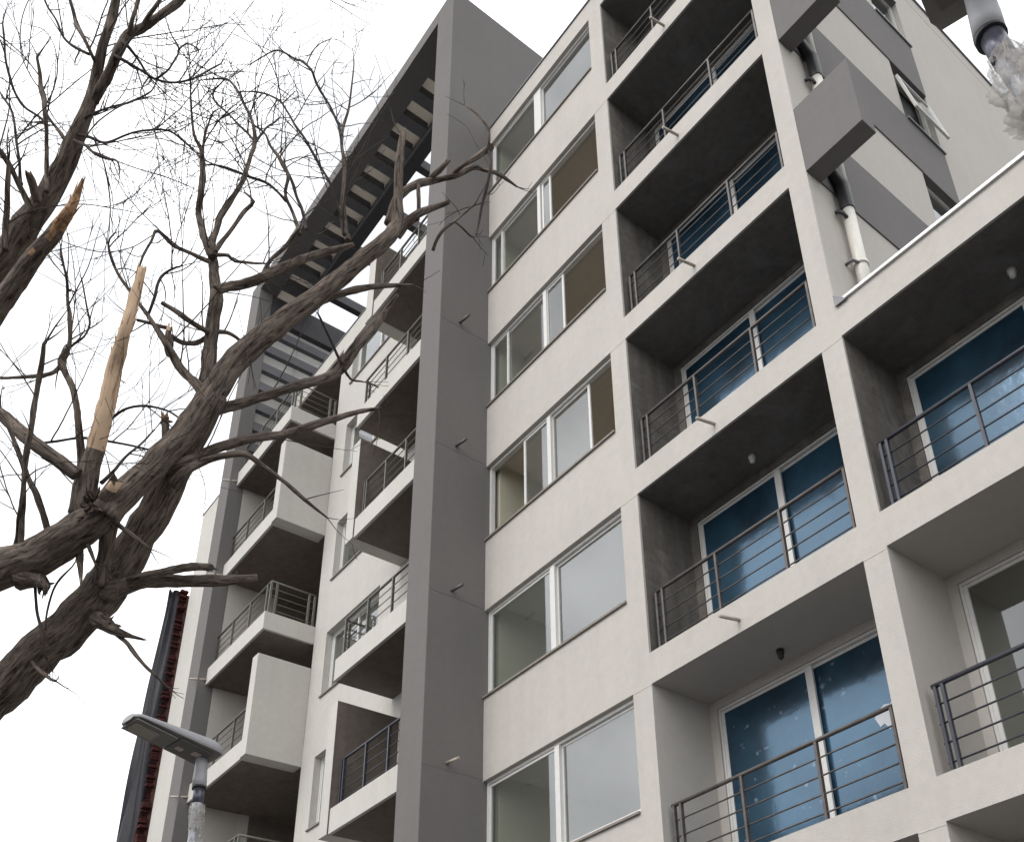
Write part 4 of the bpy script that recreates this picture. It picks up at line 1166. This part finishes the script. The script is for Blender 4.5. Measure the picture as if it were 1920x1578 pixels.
for bi, (kind, dens, flat) in enumerate(TREE):
    P = [tuple(flat[i:i + 4]) for i in range(0, len(flat), 4)]
    thick = max(p[3] for p in P)
    sp = smooth_path(P, max(0.03, min(0.07, thick * 0.6)))
    if thick < 0.03:      # crooked growth on the slim branches
        for i in range(1, len(sp) - 1):
            q = noise.noise_vector(Vector(sp[i][:3]) * 5.0) * min(0.012, sp[i][3] * 1.4)
            for a in range(3): sp[i][a] += q[a]
    pts = [Vector(p[:3]) - OFF for p in sp]
    rad = [max(0.0016, p[3]) for p in sp]
    sides = 24 if thick > 0.06 else (12 if thick > 0.02 else 7)
    broken = kind == 'broken_branch'
    bm = bmesh.new()
    tube(bm, pts, rad, sides, rough=0.20 if thick > 0.05 else 0.22, jag=(0.035 if bi == 4 else 0.07 if thick > 0.04 else 0.05) if broken else 0.0, seed=bi)
    if broken:
        bm.faces.ensure_lookup_table()
        n = len(pts)
        tall = bi == 4
        for f in bm.faces:
            c = f.calc_center_median()
            i = min(range(n), key=lambda j: (pts[j] - c).length_squared)
            q = i / (n - 1)
            nrm = f.normal if f.normal.length else Vector((0, 0, 1))
            left = nrm.dot(Vector((-0.66, -0.75, 0)).normalized())
            if tall:
                lim = 0.26 + 0.05 * noise.noise(c * 14)
                if q > lim and (left < 0.12 + 0.9 * (q - 0.3) + 0.25 * noise.noise(c * 11) or q > 0.8): f.material_index = 1
            elif bi in (5, 15):      # short stub and the torn upper limb
                if q > (0.86 if bi == 15 else 0.7) + 0.25 * noise.noise(c * 7) + 0.10 * left: f.material_index = 2
            elif q > 0.9 and noise.noise(c * 20) > 0.1: f.material_index = 1
    br = obj(kind, bm, [M['bark'] if thick > 0.014 else M['twig'], M['wood'], M['wood2']], TR,
             label='tall splintered limb stripped to pale wood' if bi == 4 else None)
    if broken and bi in (4, 15):      # long splinters standing off the tear
        bm = bmesh.new()
        n = len(pts)
        for _ in range(16 if bi == 4 else 12):
            i = rnd.randrange(int(n * (0.45 if bi == 4 else 0.72)), n - 2)
            d = (pts[i + 1] - pts[i]).normalized()
            s_ = d.cross(rand_dir()).normalized()
            r0 = rad[i]
            l = rnd.uniform(0.05, 0.20)
            tube(bm, [pts[i] + s_ * r0 * 0.8, pts[i] + s_ * r0 * 0.98 + d * l * 0.6, pts[i] + s_ * r0 * (1.0 + rnd.uniform(0, .35)) + d * l], [0.006, 0.0045, 0.001], 5, mi=0)
        obj('wood_splinters', bm, M['wood'] if bi == 4 else M['wood2'], br, kind='stuff')
    # side twigs
    if not broken:
        bm = bmesh.new(); cnt = 0
        L = 0
        for i in range(1, len(pts) - 1):
            L += (pts[i] - pts[i - 1]).length
            r = rad[i]
            if r > 0.042: continue
            prob = 0.10 if r > 0.02 else (0.24 if r > 0.010 else 0.36)
            if rnd.random() < prob * dens:
                d = (pts[i + 1] - pts[i - 1]).normalized()
                side = d.cross(rand_dir()).normalized()
                twig(bm, pts[i] + side * r * 0.6, (side + d * 0.7 + Vector((0, 0, 0.25))).normalized(), rnd.choice((0.16, 0.25, 0.38, 0.55, 0.8, 1.0)) * (1.1 if r > 0.008 else 0.8), min(0.0052, max(0.0026, r * 0.6)), 2)
                cnt += 1
        if rad[-1] < 0.012:       # fine end sprays
            d = (pts[-1] - pts[-2]).normalized()
            for _ in range(2):
                twig(bm, pts[-1], (d + rand_dir() * 0.5).normalized(), rnd.uniform(0.1, 0.3), max(0.0014, rad[-1] * 0.6), 1); cnt += 1
        if cnt: obj('twigs', bm, M['twig'], br, kind='stuff')
        else: bm.free()

# ragged bark splinters round the torn joints
def splinters(c, n, rr, ln):
    bm = bmesh.new()
    c = Vector(c) - OFF
    for _ in range(n):
        d = rand_dir()
        p = c + d * rr * rnd.uniform(.6, 1.0)
        e = p + (d * 0.5 + rand_dir() * 0.7 + Vector((0.25, 0.1, -0.35))).normalized() * ln * rnd.uniform(.15, .8)
        tube(bm, [p - d * 0.03, (p + e) / 2 + rand_dir() * 0.008, e], [0.014 * rnd.uniform(.5, 1.6), 0.009, 0.002], 5)
    obj('bark_splinters', bm, M['bark'], TR, kind='stuff')
for c, n, rr, ln in [((1.063, -5.911, 5.978), 34, 0.1, 0.12), ((0.537, -5.572, 5.475), 14, 0.06, 0.1), ((0.489, -6.027, 5.644), 12, 0.05, 0.09), ((0.987, -4.94, 5.849), 16, 0.03, 0.09), ((1.085, -5.145, 5.813), 10, 0.02, 0.06), ((1.277, -5.656, 6.688), 8, 0.02, 0.05)]: splinters(c, n, rr, ln)

# a few withered leaves still hanging on
near = [x for x in TIPS if any((x[0] + OFF - Vector(c)).length < 0.28 for c in [(1.308, -6.517, 7.764), (1.348, -6.492, 7.788), (1.222, -6.578, 7.512), (1.225, -6.507, 7.432), (1.239, -6.477, 7.622), (0.904, -6.623, 7.132), (0.973, -6.607, 7.208), (0.837, -6.493, 6.886), (0.838, -6.501, 6.69), (0.799, -6.517, 6.654), (0.942, -6.412, 6.724), (1.793, -6.374, 8.253), (1.726, -6.304, 8.286), (1.762, -6.352, 8.393), (2.016, -6.432, 8.005), (1.267, -6.806, 7.847), (1.353, -6.767, 7.711), (1.486, -6.787, 8.122), (1.036, -6.577, 7.051)])]
rnd.shuffle(near)
for p, d in near[:26]:
    bm = bmesh.new()
    u = (d + Vector((0, 0, -1.2)) + rand_dir() * 0.5).normalized()
    w_ = u.cross(rand_dir()).normalized()
    n_ = u.cross(w_)
    l, b = rnd.uniform(.022, .045), rnd.uniform(.006, .011)
    vs = [bm.verts.new(p + x) for x in (Vector(), u * l * .35 + w_ * b + n_ * .006, u * l * .75 + w_ * b * .6, u * l + n_ * .008, u * l * .7 - w_ * b * .7, u * l * .3 - w_ * b + n_ * .006)]
    mid = bm.verts.new(p + u * l * .5 - n_ * .004)
    for i in range(6): bm.faces.new((vs[i], vs[(i + 1) % 6], mid))
    obj('dry_leaf', bm, M['leaf'], TR)
